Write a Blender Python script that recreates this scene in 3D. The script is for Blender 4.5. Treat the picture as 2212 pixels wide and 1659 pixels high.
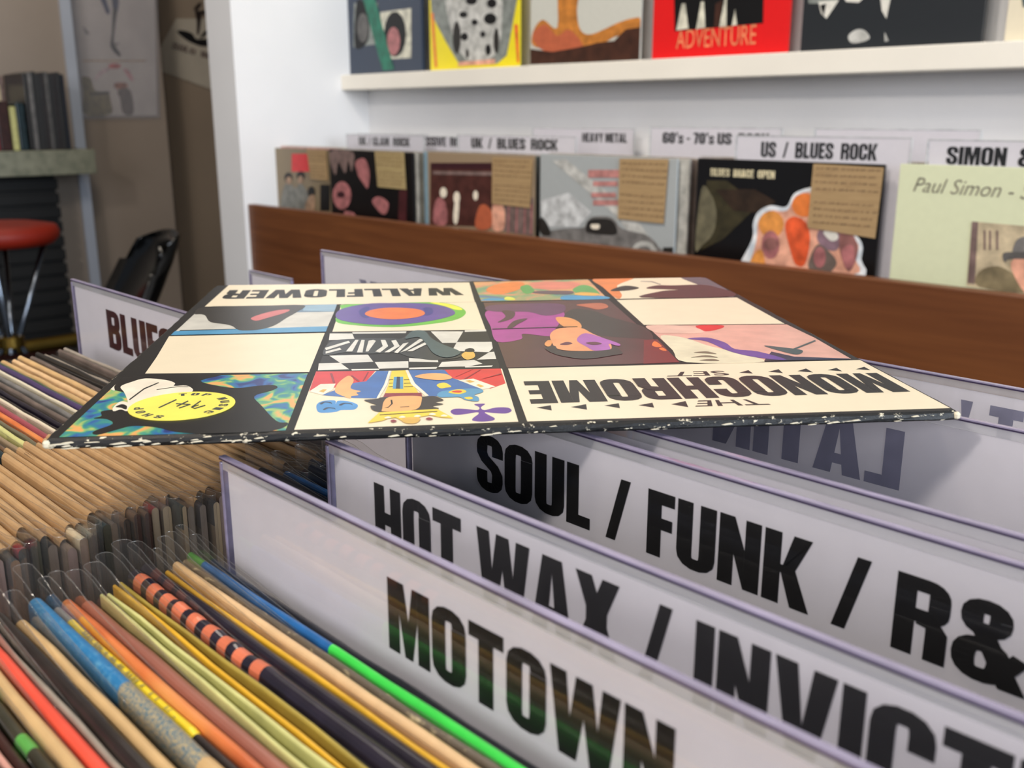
import bpy, bmesh, math, random
from mathutils import Vector, Matrix
random.seed(7)
PI = math.pi
sc = bpy.context.scene
for o in list(bpy.data.objects): bpy.data.objects.remove(o)
C = sc.collection
H = 1.10                       # eye height above the shop floor

# ------------------------------------------------------------------ camera
cd = bpy.data.cameras.new('camera'); cam = bpy.data.objects.new('camera', cd); C.objects.link(cam)
cd.sensor_width = 36.0; cd.sensor_fit = 'HORIZONTAL'; cd.lens = 36.0 * 2150 / 2212
cd.clip_start = 0.01; cd.clip_end = 60
PITCH, YAW = math.radians(15.0), math.radians(43.9)
fh = Vector((-math.cos(YAW), math.sin(YAW), 0)); up = Vector((0, 0, 1))
fwd = fh * math.cos(PITCH) - up * math.sin(PITCH)
rgt = fwd.cross(up).normalized(); cup = rgt.cross(fwd)
M = Matrix.Identity(4)
for i in range(3): M[i][0], M[i][1], M[i][2] = rgt[i], cup[i], -fwd[i]
M[2][3] = H
cam.matrix_world = M
cd.dof.use_dof = True; cd.dof.focus_distance = 0.42; cd.dof.aperture_fstop = 16.0
sc.camera = cam

# ------------------------------------------------------------------ light
w = bpy.data.worlds.new('world'); sc.world = w; w.use_nodes = True
bg = w.node_tree.nodes['Background']; bg.inputs[0].default_value = (0.74, 0.84, 1.0, 1); bg.inputs[1].default_value = 0.22
def area(name, loc, target, sx, sy, power, col):
    l = bpy.data.lights.new(name, 'AREA'); l.shape = 'RECTANGLE'; l.size = sx; l.size_y = sy; l.energy = power; l.color = col
    o = bpy.data.objects.new(name, l); C.objects.link(o); o.location = loc
    o.rotation_euler = (Vector(target) - Vector(loc)).to_track_quat('-Z', 'Y').to_euler(); return o
area('overhead_light', (-0.30, -0.02, H + 1.45), (-0.30, 0.2, H - 0.1), 0.16, 0.16, 5.2, (1.0, 0.86, 0.68))
area('overhead_light', (-1.25, 0.45, H + 1.45), (-1.3, 1.4, H - 0.1), 0.30, 0.30, 15, (1.0, 0.90, 0.78))
area('overhead_light', (-0.6, -1.5, H + 1.45), (-1.0, 1.6, H), 0.25, 0.25, 24, (1.0, 0.92, 0.84))
area('window_daylight', (3.2, 0.5, H + 0.7), (-1.5, 1.2, H), 1.8, 1.6, 150, (0.80, 0.89, 1.0))
area('front_fill_light', (1.2, -3.6, H + 0.9), (-0.4, 0.5, H - .1), 1.8, 1.6, 56, (1.0, 0.95, 0.95))  # unseen fill added behind the camera to brighten the card faces
area('overhead_light', (-3.5, 1.2, H + 1.5), (-4.3, 2.1, H - .2), 0.3, 0.3, 7, (1.0, 0.88, 0.74))  # added fill, no lamp known here; lifts the dark recess wall
vs = sc.view_settings
sc.display_settings.display_device = 'sRGB'
vs.view_transform = 'Standard'; vs.look = 'None'; vs.exposure = 0.0; vs.gamma = 1.0; vs.use_curve_mapping = False
sc.cycles.transparent_max_bounces = 40
sc.cycles.max_bounces = 8

# ------------------------------------------------------------------ materials
def lin(c): return tuple((x / 12.92 if x <= 0.04045 else ((x + 0.055) / 1.055) ** 2.4) for x in c)
MATS = {}
def new_mat(name):
    m = bpy.data.materials.new(name); m.use_nodes = True; MATS[name] = m
    return m, m.node_tree, m.node_tree.nodes['Principled BSDF']
def N(nt, kind, **kw):
    n = nt.nodes.new(kind)
    for k, v in kw.items(): setattr(n, k, v)
    return n
def tex(nt, scale, detail=3.0, rough=0.5, dist=0.0, stretch=(1, 1, 1), coord='Object'):
    tc = N(nt, 'ShaderNodeTexCoord'); mp = N(nt, 'ShaderNodeMapping'); mp.inputs['Scale'].default_value = stretch
    nz = N(nt, 'ShaderNodeTexNoise'); nz.inputs['Scale'].default_value = scale; nz.inputs['Detail'].default_value = detail
    nz.inputs['Roughness'].default_value = rough; nz.inputs['Distortion'].default_value = dist
    nt.links.new(tc.outputs[coord], mp.inputs[0]); nt.links.new(mp.outputs[0], nz.inputs[0]); return nz
def ramp(nt, src, stops, interp='LINEAR'):
    r = N(nt, 'ShaderNodeValToRGB'); r.color_ramp.interpolation = interp
    e = r.color_ramp.elements
    while len(e) < len(stops): e.new(0.5)
    for el, (p, c) in zip(e, stops): el.position = p; el.color = (*lin(c), 1)
    nt.links.new(src, r.inputs[0]); return r
def mat(name, col, rough=0.4, var=0.06, scale=60, spec=0.5, metal=0.0, bump=0.0, stretch=(1, 1, 1)):
    m, nt, b = new_mat(name)
    b.inputs['Roughness'].default_value = rough; b.inputs['Metallic'].default_value = metal
    b.inputs['Specular IOR Level'].default_value = spec
    nz = tex(nt, scale, stretch=stretch)
    d = tuple(max(0, x * (1 - var)) for x in col); l = tuple(min(1, x * (1 + var)) for x in col)
    r = ramp(nt, nz.outputs[0], [(0.3, d), (0.7, l)]); nt.links.new(r.outputs[0], b.inputs['Base Color'])
    if bump:
        bp = N(nt, 'ShaderNodeBump'); bp.inputs['Strength'].default_value = bump; bp.inputs['Distance'].default_value = 0.002
        nt.links.new(nz.outputs[0], bp.inputs['Height']); nt.links.new(bp.outputs[0], b.inputs['Normal'])
    return m
def ramp_mat(name, scale, stops, rough=0.3, dist=0.0, stretch=(1, 1, 1), detail=3.0, interp='LINEAR', spec=0.5, bump=0.0):
    m, nt, b = new_mat(name); b.inputs['Roughness'].default_value = rough; b.inputs['Specular IOR Level'].default_value = spec
    nz = tex(nt, scale, detail, dist=dist, stretch=stretch)
    r = ramp(nt, nz.outputs[0], stops, interp); nt.links.new(r.outputs[0], b.inputs['Base Color'])
    if bump:
        bp = N(nt, 'ShaderNodeBump'); bp.inputs['Strength'].default_value = bump; bp.inputs['Distance'].default_value = 0.001
        nt.links.new(nz.outputs[0], bp.inputs['Height']); nt.links.new(bp.outputs[0], b.inputs['Normal'])
    return m
PAL = dict(paper=(.93, .875, .76), paperw=(.94, .90, .82), paperg=(.86, .85, .81), greyblue=(.40, .52, .62), artgrey=(.80, .79, .75), skyblue=(.30, .58, .74),
 skyblue2=(.55, .68, .76), charcoal=(.17, .16, .15), rose=(.80, .42, .42), ink=(.07, .065, .065), red=(.83, .14, .16), royal=(.20, .40, .66), yellow=(.93, .80, .22),
 navy=(.10, .16, .27), crimson=(.55, .10, .17), flesh=(.93, .68, .42), gold=(.85, .68, .30), sky=(.25, .56, .80), inkbrown=(.14, .09, .07), violet=(.36, .17, .56),
 limegreen=(.40, .72, .22), lemon=(.93, .92, .28), purple=(.36, .27, .58), indigo=(.20, .18, .52), orange=(.93, .47, .20), zebra=(.12, .14, .14), slate=(.24, .33, .34),
 salmon=(.86, .50, .42), orange2=(.90, .50, .24), leaf=(.34, .62, .32), bluew=(.22, .58, .76), amber=(.90, .68, .30), lemon2=(.84, .85, .35), plumgrey=(.36, .28, .32),
 blackish=(.13, .10, .10), magenta=(.64, .22, .56), plum=(.36, .18, .34), maroon2=(.26, .12, .20), ember=(.90, .60, .34), ember2=(.92, .62, .42), orchid=(.66, .36, .68),
 plumdark=(.36, .14, .22), rust=(.72, .38, .26), crimdark=(.42, .08, .10), maroonink=(.24, .12, .14), steel=(.34, .34, .38), facepink=(.86, .66, .60), facelight=(.88, .73, .66),
 creamhair=(.88, .86, .74), olive=(.44, .42, .34), twine=(.5, .4, .3),
 amberdk=(.72, .46, .20), bluedk=(.14, .18, .34), creamgrey=(.78, .77, .70), darkbrown=(.25, .15, .11), duskgrey=(.36, .35, .34), duskpink=(.66, .42, .42), fadered=(.72, .50, .48),
 flesh2=(.62, .50, .40), green=(.12, .42, .33), greybrown=(.42, .37, .34), greyphoto=(.50, .52, .50), halo=(.88, .93, .97), ltgrey=(.72, .72, .70), mauve=(.52, .42, .46),
 midgrey=(.46, .45, .44), ochre=(.84, .56, .28), olive2=(.40, .38, .30), olivedk=(.22, .20, .13), olivesoft=(.50, .45, .30), paleflesh=(.88, .64, .54), palegrey=(.76, .77, .77),
 pinkish=(.78, .68, .68), redpink=(.76, .56, .56), redsoft=(.74, .36, .34), rosebrown=(.56, .38, .36), rust2=(.60, .38, .28), sepia=(.30, .17, .15), sepialt=(.76, .70, .58),
 sepiamid=(.52, .47, .36), slategrey=(.45, .45, .42), tanline=(.70, .60, .46), taupe=(.48, .40, .38), taupe2=(.45, .38, .36), umber=(.20, .15, .11), vermil=(.88, .36, .20),
 c_olive=(.52, .46, .36), c_dark=(.07, .055, .06), c_brown=(.60, .52, .42), c_car=(.66, .68, .68), c_group=(.06, .05, .05), c_pale=(.86, .88, .74), c_navy=(.20, .24, .31), c_yellow=(.93, .86, .16),
 c_fire=(.78, .78, .74), c_red=(.86, .10, .10), c_suits=(.15, .16, .17), c_cream=(.88, .84, .74), cream_ink=(.82, .78, .64), adv=(.86, .52, .36), pencil=(.50, .48, .42), showthrough=(.50, .50, .58), cardpaper=(.86, .85, .87))
rough_print = list(PAL).index('twine')
for n_, (k, v) in enumerate(PAL.items()):
    mat(k, v, rough=0.30 if k not in ('cardpaper', 'showthrough') else 0.6, var=0.05 if k not in ('cardpaper', 'paper') and k[:2] != 'c_' else 0.008, scale=90) if n_ < rough_print or k[:2] == 'c_' or k in ('cardpaper', 'showthrough') else mat(k, v, rough=0.32, var=0.16, scale=48)
ramp_mat('swirl', 120, [(.30, (.10, .20, .46)), (.38, (.16, .40, .66)), (.45, (.14, .50, .56)), (.52, (.26, .60, .50)), (.58, (.58, .74, .44)), (.65, (.90, .66, .38))], dist=0.9, stretch=(1, .7, 1), detail=1.5)
ramp_mat('garden', 42, [(.34, (.36, .46, .62)), (.42, (.46, .62, .44)), (.5, (.62, .62, .44)), (.56, (.84, .56, .44)), (.66, (.86, .66, .42))], dist=0.6)
ramp_mat('maroon', 20, [(.3, (.24, .11, .12)), (.7, (.34, .17, .18))])
# worn black jacket edge with bare board showing through
def worn(name, base, chip, lo=0.60, hi=0.66, scale=260, stretch=(1, 1, 1), rough=0.35):
    m, nt, b = new_mat(name); b.inputs['Roughness'].default_value = rough
    nz = tex(nt, scale, 5, 0.65, stretch=stretch); r = ramp(nt, nz.outputs[0], [(lo, base), (hi, chip)]); nt.links.new(r.outputs[0], b.inputs['Base Color'])
    bp = N(nt, 'ShaderNodeBump'); bp.inputs['Strength'].default_value = 0.6; bp.inputs['Distance'].default_value = 0.0006
    nt.links.new(nz.outputs[0], bp.inputs['Height']); nt.links.new(bp.outputs[0], b.inputs['Normal']); return m
worn('jacket_edge', (.045, .05, .055), (.86, .82, .72), .605, .65, 300, (1, 1, 2.2), .5)
mat('jacket_black', (.075, .07, .065), 0.42, .08, 80, spec=.3)
mat('ink', PAL['ink'], 0.36, .05, 90, spec=.35)
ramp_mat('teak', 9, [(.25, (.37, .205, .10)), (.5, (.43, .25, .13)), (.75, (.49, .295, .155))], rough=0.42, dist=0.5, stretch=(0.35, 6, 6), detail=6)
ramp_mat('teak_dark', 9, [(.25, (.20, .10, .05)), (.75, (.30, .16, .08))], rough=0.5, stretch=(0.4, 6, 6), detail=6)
mat('blues_ink_reflected', (.26, .10, .10), 0.3, .1, 60)  # black lettering with a red-brown reflection put into its colour
mat('wall_white', (.90, .90, .90), 0.6, .015, 3)
mat('shelf_white', (.93, .91, .86), 0.45, .015, 5)
mat('wall_beige', (.62, .57, .52), 0.7, .02, 3)
mat('wall_brown', (.58, .52, .45), 0.7, .02, 3)
mat('trim_grey', (.72, .75, .80), 0.6, .02, 4)
mat('ceiling_paint', (.85, .83, .80), 0.8, .02, 3)
ramp_mat('floor_boards', 6, [(.3, (.10, .085, .07)), (.7, (.17, .14, .12))], rough=0.45, stretch=(1, 8, 1))
ramp_mat('slab_stone', 30, [(.3, (.46, .47, .40)), (.7, (.58, .58, .50))], rough=0.5)
mat('bar_black', (.055, .055, .055), 0.6, .2, 8, stretch=(1, 1, 8))
mat('chair_black', (.03, .035, .04), 0.18, .1, 8)
mat('seat_red', (.56, .12, .03), 0.55, .08, 6)
mat('chrome', (.45, .48, .52), 0.2, .02, 10, metal=1.0)
mat('brass', (.66, .54, .26), 0.3, .06, 10, metal=1.0)
ramp_mat('kraft', 40, [(.30, (.62, .51, .36)), (.47, (.66, .55, .39)), (.75, (.68, .57, .41))], rough=0.6, stretch=(.5, 1, 5), detail=4)
mat('slip_ink', (.52, .42, .30), 0.6, .15, 90)
ramp_mat('kraft_pale', 40, [(.30, (.64, .56, .38)), (.47, (.67, .59, .41)), (.75, (.70, .62, .44))], rough=0.6, stretch=(.5, 1, 5), detail=4)
mat('sticker_yellow', (.95, .89, .36), 0.45, .03, 60)
mat('sticker_ink', (.16, .20, .22), 0.5, .05, 60)
mat('poster_white', (.80, .77, .74), 0.4, .04, 8)
mat('sheet_white', (.72, .69, .63), 0.6, .04, 8)
mat('acrylic_edge', (.56, .53, .63), 0.16, .10, 160, spec=0.7, bump=0.25, stretch=(.3, 1, 1))
mat('acrylic_rim_dark', (.26, .22, .33), 0.2, .1, 80)
def film(name, haze, rough, bump, tint=(1, 1, 1), scale=220, ior=1.5, gl=1.0):
    m = bpy.data.materials.new(name); m.use_nodes = True; MATS[name] = m; nt = m.node_tree; nt.nodes.clear()
    out = N(nt, 'ShaderNodeOutputMaterial'); tr = N(nt, 'ShaderNodeBsdfTransparent'); tr.inputs[0].default_value = (*tint, 1)
    df = N(nt, 'ShaderNodeBsdfDiffuse'); df.inputs[0].default_value = (.8, .8, .8, 1)
    gs = N(nt, 'ShaderNodeBsdfGlossy'); gs.inputs['Roughness'].default_value = rough; gs.inputs['Color'].default_value = (gl, gl, gl, 1)
    fr = N(nt, 'ShaderNodeFresnel'); ge = N(nt, 'ShaderNodeNewGeometry'); mr = N(nt, 'ShaderNodeMapRange')   # same reflectance from both sides of the thin film
    mr.inputs['To Min'].default_value = ior; mr.inputs['To Max'].default_value = 1 / ior
    nt.links.new(ge.outputs['Backfacing'], mr.inputs[0]); nt.links.new(mr.outputs[0], fr.inputs[0])
    m1 = N(nt, 'ShaderNodeMixShader'); m1.inputs[0].default_value = haze
    m2 = N(nt, 'ShaderNodeMixShader')
    L = nt.links.new
    L(tr.outputs[0], m1.inputs[1]); L(df.outputs[0], m1.inputs[2]); L(m1.outputs[0], m2.inputs[1]); L(gs.outputs[0], m2.inputs[2]); L(fr.outputs[0], m2.inputs[0]); L(m2.outputs[0], out.inputs[0])
    if bump:
        nz = tex(nt, scale, 3); bp = N(nt, 'ShaderNodeBump'); bp.inputs['Strength'].default_value = bump; bp.inputs['Distance'].default_value = 0.001
        L(nz.outputs[0], bp.inputs['Height']); L(bp.outputs[0], gs.inputs['Normal'])
    return m
film('acrylic_sheet', 0.01, 0.06, 0.0, (.99, .99, 1.0))
film('poly_sleeve', 0.022, 0.10, 0.35, (.975, .965, .945), ior=1.38)
film('poly_rim', 0.05, 0.035, 0.8, (.93, .92, .90), 160, ior=1.5)
film('acrylic_glare_band', 0.42, 0.12, 0.0, (.9, .9, .93))  # milky haze stands in for glare on the clear top margin
film('vinyl_pocket', 0.10, 0.15, 0.2, (.95, .95, .97), 20)

# ------------------------------------------------------------------ mesh helpers
class MB:
    def __init__(s): s.v = []; s.f = []; s.m = []; s.mats = []
    def mi(s, mt):
        if mt not in s.mats: s.mats.append(mt)
        return s.mats.index(mt)
    def add(s, vs, fs, mt):
        b = len(s.v); s.v += [tuple(x) for x in vs]; k = s.mi(mt)
        for f in fs: s.f.append(tuple(b + i for i in f)); s.m.append(k)
    def box(s, x0, x1, y0, y1, z0, z1, mt, bev=0.0):
        if bev <= 0:
            vs = [(x, y, z) for z in (z0, z1) for y in (y0, y1) for x in (x0, x1)]
            s.add(vs, [(0, 2, 3, 1), (4, 5, 7, 6), (0, 1, 5, 4), (2, 6, 7, 3), (0, 4, 6, 2), (1, 3, 7, 5)], mt); return
        bm = bmesh.new(); bmesh.ops.create_cube(bm, size=1)
        for v in bm.verts: v.co = Vector(((x0 + x1) / 2 + v.co.x * (x1 - x0), (y0 + y1) / 2 + v.co.y * (y1 - y0), (z0 + z1) / 2 + v.co.z * (z1 - z0)))
        bmesh.ops.bevel(bm, geom=bm.edges[:], offset=bev, segments=2, affect='EDGES', profile=0.6)
        bm.verts.index_update(); s.add([v.co for v in bm.verts], [[v.index for v in f.verts] for f in bm.faces], mt); bm.free()
    def poly(s, pts, mt): s.add(pts, [tuple(range(len(pts)))], mt)
    def tube(s, pts, r, mt, n=10, closed=False):
        pts = [Vector(p) for p in pts]; L = len(pts); rings = []; ref = None
        for i, p in enumerate(pts):
            a = pts[(i - 1) % L] if (i or closed) else p; b = pts[(i + 1) % L] if (i < L - 1 or closed) else p
            t = (b - a).normalized()
            if ref is None or abs(ref.dot(t)) > 0.98: ref = Vector((0, 0, 1)) if abs(t.z) < 0.9 else Vector((1, 0, 0))
            u = (ref - t * ref.dot(t)).normalized(); ref = u; q = t.cross(u); rr = r[i] if isinstance(r, (list, tuple)) else r
            rings.append([p + u * (rr * math.cos(2 * PI * k / n)) + q * (rr * math.sin(2 * PI * k / n)) for k in range(n)])
        vs = [x for rg in rings for x in rg]; fs = []
        for i in range(L if closed else L - 1):
            j = (i + 1) % L
            for k in range(n): fs.append((i * n + k, i * n + (k + 1) % n, j * n + (k + 1) % n, j * n + k))
        if not closed: fs += [tuple(range(n))[::-1], tuple((L - 1) * n + k for k in range(n))]
        s.add(vs, fs, mt)
    def lathe(s, prof, mt, n=28, cx=0, cy=0):
        vs = [(cx + r * math.cos(2 * PI * k / n), cy + r * math.sin(2 * PI * k / n), z) for r, z in prof for k in range(n)]; fs = []
        for i in range(len(prof) - 1):
            for k in range(n): fs.append((i * n + k, i * n + (k + 1) % n, (i + 1) * n + (k + 1) % n, (i + 1) * n + k))
        fs += [tuple(range(n))[::-1], tuple((len(prof) - 1) * n + k for k in range(n))]
        s.add(vs, fs, mt)
    def prism(s, pts2, place, depth, mt):
        n = len(pts2); vs = [place(x, y, 0) for x, y in pts2] + [place(x, y, depth) for x, y in pts2]
        s.add(vs, [tuple(range(n))[::-1], tuple(range(n, 2 * n))] + [(i, (i + 1) % n, n + (i + 1) % n, n + i) for i in range(n)], mt)
    def build(s, name, parent=None, loc=None, smooth=False):
        me = bpy.data.meshes.new(name); me.from_pydata(s.v, [], s.f)
        for mt in s.mats: me.materials.append(MATS[mt])
        me.polygons.foreach_set('material_index', s.m)
        if smooth: me.polygons.foreach_set('use_smooth', [True] * len(s.f))
        me.update(); o = bpy.data.objects.new(name, me); C.objects.link(o)
        if parent: o.parent = parent
        if loc: o.location = loc
        return o
def tag(o, label=None, cat=None, group=None, kind=None):
    if label: o['label'] = label
    if cat: o['category'] = cat
    if group: o['group'] = group
    if kind: o['kind'] = kind
    return o
def thing(name, label, cat, loc, rot=(0, 0, 0), group=None):
    o = bpy.data.objects.new(name, None); o.empty_display_size = 0.05; C.objects.link(o); o.location = loc; o.rotation_euler = rot
    return tag(o, label, cat, group)
def smooth_poly(pts, k=4):
    n = len(pts); out = []
    for i in range(n):
        p0, p1, p2, p3 = pts[i - 1], pts[i], pts[(i + 1) % n], pts[(i + 2) % n]
        for j in range(k):
            t = j / k
            out.append(tuple(0.5 * (2 * b + (c - a) * t + (2 * a - 5 * b + 4 * c - d) * t * t + (3 * b - a - 3 * c + d) * t ** 3) for a, b, c, d in zip(p0, p1, p2, p3)))
    return out
def art(mb, items, place, eps, clip=None):
    """printed cover art: flat inked shapes; a shape that overprints another lies one ink layer higher"""
    done = []
    for col, s, lay, pts in sorted(items, key=lambda q: q[2]):
        if s: pts = smooth_poly(pts)
        if clip: pts = [(min(max(x, clip[0]), clip[1]), min(max(y, clip[2]), clip[3])) for x, y in pts]
        xs = [q[0] for q in pts]; ys = [q[1] for q in pts]; bb = (min(xs), max(xs), min(ys), max(ys))
        lv = 1 + max([l for (c, l) in done if c[0] < bb[1] and c[1] > bb[0] and c[2] < bb[3] and c[3] > bb[2]], default=0)
        done.append((bb, lv)); mb.poly([place(x, y, lv * eps) for x, y in pts], col)

# ------------------------------------------------------------------ heavy condensed lettering
def arc(cx, cy, rx, ry, a0, a1, n=7, e=0.8):
    out = []
    for i in range(n + 1):
        a = math.radians(a0 + (a1 - a0) * i / n); c, s_ = math.cos(a), math.sin(a)
        out.append((cx + rx * math.copysign(abs(c) ** e, c), cy + ry * math.copysign(abs(s_) ** e, s_)))
    return out
def strk(path, wx=.115, wy=.085, closed=False):
    n = len(path); Lp = []; Rp = []
    for i, (x, y) in enumerate(path):
        a = path[(i - 1) % n] if (closed or i) else path[i]; b = path[(i + 1) % n] if (closed or i < n - 1) else path[i]
        dx, dy = b[0] - a[0], b[1] - a[1]; l = math.hypot(dx, dy) or 1; nx, ny = -dy / l, dx / l
        Lp.append((x + nx * wx, y + ny * wy)); Rp.append((x - nx * wx, y - ny * wy))
    q = []
    for i in range(n if closed else n - 1):
        j = (i + 1) % n; q.append([Lp[i], Lp[j], Rp[j], Rp[i]])
    return q
R4 = lambda x0, y0, x1, y1: [(x0, y0), (x1, y0), (x1, y1), (x0, y1)]
def o_ring(w=.57, x=0):
    a, b = x + .115, x + w - .115; m = (a + b) / 2; r = (b - a) / 2
    return strk(arc(m, .76, r, .155, 0, 180) + arc(m, .24, r, .155, 180, 360), closed=True)
G = {}
G['O'] = (.57, o_ring()); G['0'] = (.54, o_ring(.54))
G['M'] = (.76, [R4(0, 0, .21, 1), R4(.55, 0, .76, 1), [(.21, 1), (.30, 1), (.38, .50), (.38, .0), (.31, 0), (.21, .60)], [(.55, 1), (.46, 1), (.38, .50), (.38, 0), (.45, 0), (.55, .60)]])
G['N'] = (.57, [R4(0, 0, .21, 1), R4(.36, 0, .57, 1), [(.21, 1), (.21, .47), (.36, 0), (.36, .56)]])
G['T'] = (.54, [R4(0, .81, .54, 1), R4(.155, 0, .385, .81)])
G['W'] = (.90, [[(0, 1), (.22, 1), (.27, .48), (.34, 0), (.13, 0)], [(.27, .48), (.345, 1), (.45, 1), (.45, .55), (.36, 0), (.33, 0)], [(.45, 1), (.555, 1), (.63, .48), (.57, 0), (.54, 0), (.45, .55)], [(.63, .48), (.68, 1), (.90, 1), (.77, 0), (.56, 0)]])
G['H'] = (.57, [R4(0, 0, .22, 1), R4(.35, 0, .57, 1), R4(.22, .41, .35, .60)])
G['A'] = (.62, [[(0, 0), (.16, 1), (.31, 1), (.31, .80), (.268, .36), (.31, .36), (.31, .18), (.25, .18), (.232, 0)], [(.62, 0), (.46, 1), (.31, 1), (.31, .80), (.352, .36), (.31, .36), (.31, .18), (.37, .18), (.388, 0)]])
G['X'] = (.62, [[(0, 1), (.235, 1), (.62, 0), (.385, 0)], [(.62, 1), (.385, 1), (0, 0), (.235, 0)], R4(.16, .35, .46, .65)])
G['/'] = (.40, [[(0, 0), (.16, 0), (.40, 1), (.24, 1)]])
G['I'] = (.22, [R4(0, 0, .22, 1)])
G['V'] = (.62, [[(0, 1), (.23, 1), (.31, .36), (.31, 0), (.17, 0)], [(.62, 1), (.39, 1), (.31, .36), (.31, 0), (.45, 0)]])
G['C'] = (.57, strk([(.455, .60), (.455, .76)] + arc(.285, .76, .17, .155, 0, 180) + arc(.285, .24, .17, .155, 180, 360) + [(.455, .24), (.455, .40)]))
G['G'] = (.57, strk([(.455, .63), (.455, .76)] + arc(.285, .76, .17, .155, 0, 180) + arc(.285, .24, .17, .155, 180, 300)) + [R4(.36, 0, .57, .52), R4(.30, .38, .40, .52)])
G['U'] = (.57, strk([(.115, 1), (.115, .24)] + arc(.285, .24, .17, .155, 180, 360) + [(.455, 1)]))
G['S'] = (.55, strk([(.44, .64), (.44, .77)] + arc(.275, .77, .165, .145, 0, 180) + [(.11, .68), (.17, .58), (.38, .44), (.44, .34), (.44, .23)] + arc(.275, .23, .165, .145, 0, -180) + [(.11, .37)]))
G['L'] = (.43, [R4(0, 0, .22, 1), R4(.22, 0, .43, .19)])
G['F'] = (.42, [R4(0, 0, .22, 1), R4(.22, .81, .42, 1), R4(.22, .43, .39, .61)])
G['E'] = (.44, [R4(0, 0, .22, 1), R4(.22, .81, .44, 1), R4(.22, .42, .41, .60), R4(.22, 0, .44, .19)])
G['K'] = (.60, [R4(0, 0, .22, 1), [(.22, .44), (.37, 1), (.60, 1), (.40, .50), (.22, .50)], [(.22, .56), (.40, .56), (.61, 0), (.37, 0), (.22, .48)]])
G['R'] = (.57, [R4(0, 0, .22, 1)] + strk([(.20, .915), (.30, .915)] + arc(.33, .785, .13, .13, 90, 0, 5) + arc(.33, .65, .13, .12, 0, -90, 5) + [(.20, .53)], .11, .085) + strk([(.26, .50), (.40, .47), (.455, .38), (.455, 0)], .112, .08))
G['P'] = (.56, [R4(0, 0, .22, 1)] + strk([(.20, .915), (.30, .915)] + arc(.33, .785, .12, .13, 90, 0, 5) + arc(.33, .60, .12, .12, 0, -90, 5) + [(.20, .48)], .11, .085))
G['B'] = (.57, [R4(0, 0, .22, 1)] + strk([(.20, .915), (.30, .915)] + arc(.33, .80, .12, .115, 90, 0, 5) + arc(.33, .66, .12, .11, 0, -90, 5) + [(.20, .55)], .11, .085) + strk([(.20, .49), (.30, .49)] + arc(.34, .36, .12, .13, 90, 0, 5) + arc(.34, .21, .12, .125, 0, -90, 5) + [(.20, .085)], .11, .085))
G['D'] = (.57, [R4(0, 0, .22, 1)] + strk([(.18, .915), (.28, .915)] + arc(.32, .78, .14, .135, 90, 0, 5) + arc(.32, .22, .14, .135, 0, -90, 5) + [(.18, .085)], .112, .085))
G['J'] = (.40, strk([(.285, 1), (.285, .22)] + arc(.15, .20, .135, .12, 0, -90, 5) + [(0, .085)], .112, .085))
G['Y'] = (.60, [[(0, 1), (.23, 1), (.30, .66), (.41, .40), (.19, .40)], [(.60, 1), (.37, 1), (.30, .66), (.19, .40), (.41, .40)], R4(.19, 0, .41, .42)])
G['Z'] = (.46, [R4(0, .81, .46, 1), R4(0, 0, .46, .19), [(.0, .19), (.23, .19), (.46, .81), (.22, .81)]])
G['&'] = (.74, strk(arc(.30, .77, .14, .14, 0, 360, 16), .11, .085, True) + strk(arc(.29, .27, .175, .185, 0, 360, 18), .115, .085, True) + [[(.17, .62), (.40, .62), (.74, 0), (.48, 0)], [(.44, .22), (.56, .12), (.74, .40), (.58, .46)]])
G['6'] = (.55, strk([(.44, .66), (.44, .77)] + arc(.275, .77, .165, .145, 0, 180) + arc(.275, .23, .165, .145, 180, 360) + arc(.275, .42, .165, .10, 0, 150)))
G['7'] = (.46, [R4(0, .81, .46, 1), [(.10, 0), (.32, 0), (.46, .81), (.24, .81)]])
G["'"] = (.20, [[(0, 1), (.20, 1), (.16, .68), (.04, .68)]])
G['-'] = (.30, [R4(0, .36, .30, .52)])
G['s'] = (.44, [[(x * .82, y * .74) for x, y in q] for q in G['S'][1]])
GAP, SPACE = .045, .24
LEV = []
def text_polys(t):
    x = 0; out = []; LEV.clear()
    for ch in t:
        if ch == ' ': x += SPACE; continue
        wd, ps = G[ch]
        for q in ps: out.append([(x + a, b) for a, b in q])
        LEV.extend(range(len(ps)))
        x += wd + GAP
    W = x - GAP
    return [[(a / W, b) for a, b in q] for q in out]
def letter(mb, t, place, mt, mirror=False, nrm=(0, 0, 0)):
    ps = text_polys(t); lv = list(LEV)
    for q, k in zip(ps, lv):
        if mirror: q = [(1 - a, b) for a, b in q]
        mb.poly([tuple(c + n_ * k * 1e-5 for c, n_ in zip(place(a, b), nrm)) for a, b in q], mt)
def font_polys(t, shear=0.0, off=0.0):
    c = bpy.data.curves.new('lettering_curve', 'FONT'); c.body = t; c.shear = shear; c.offset = off; c.resolution_u = 3
    o = bpy.data.objects.new('lettering_curve', c); C.objects.link(o)
    dg = bpy.context.evaluated_depsgraph_get(); me = o.evaluated_get(dg).to_mesh()
    vs = [v.co.copy() for v in me.vertices]; fs = [list(p.vertices) for p in me.polygons]
    o.evaluated_get(dg).to_mesh_clear(); bpy.data.objects.remove(o); bpy.data.curves.remove(c)
    x0, x1 = min(v.x for v in vs), max(v.x for v in vs); y0, y1 = min(v.y for v in vs), max(v.y for v in vs)
    return [(((v.x - x0) / (x1 - x0)), ((v.y - y0) / (y1 - y0))) for v in vs], fs
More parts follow.
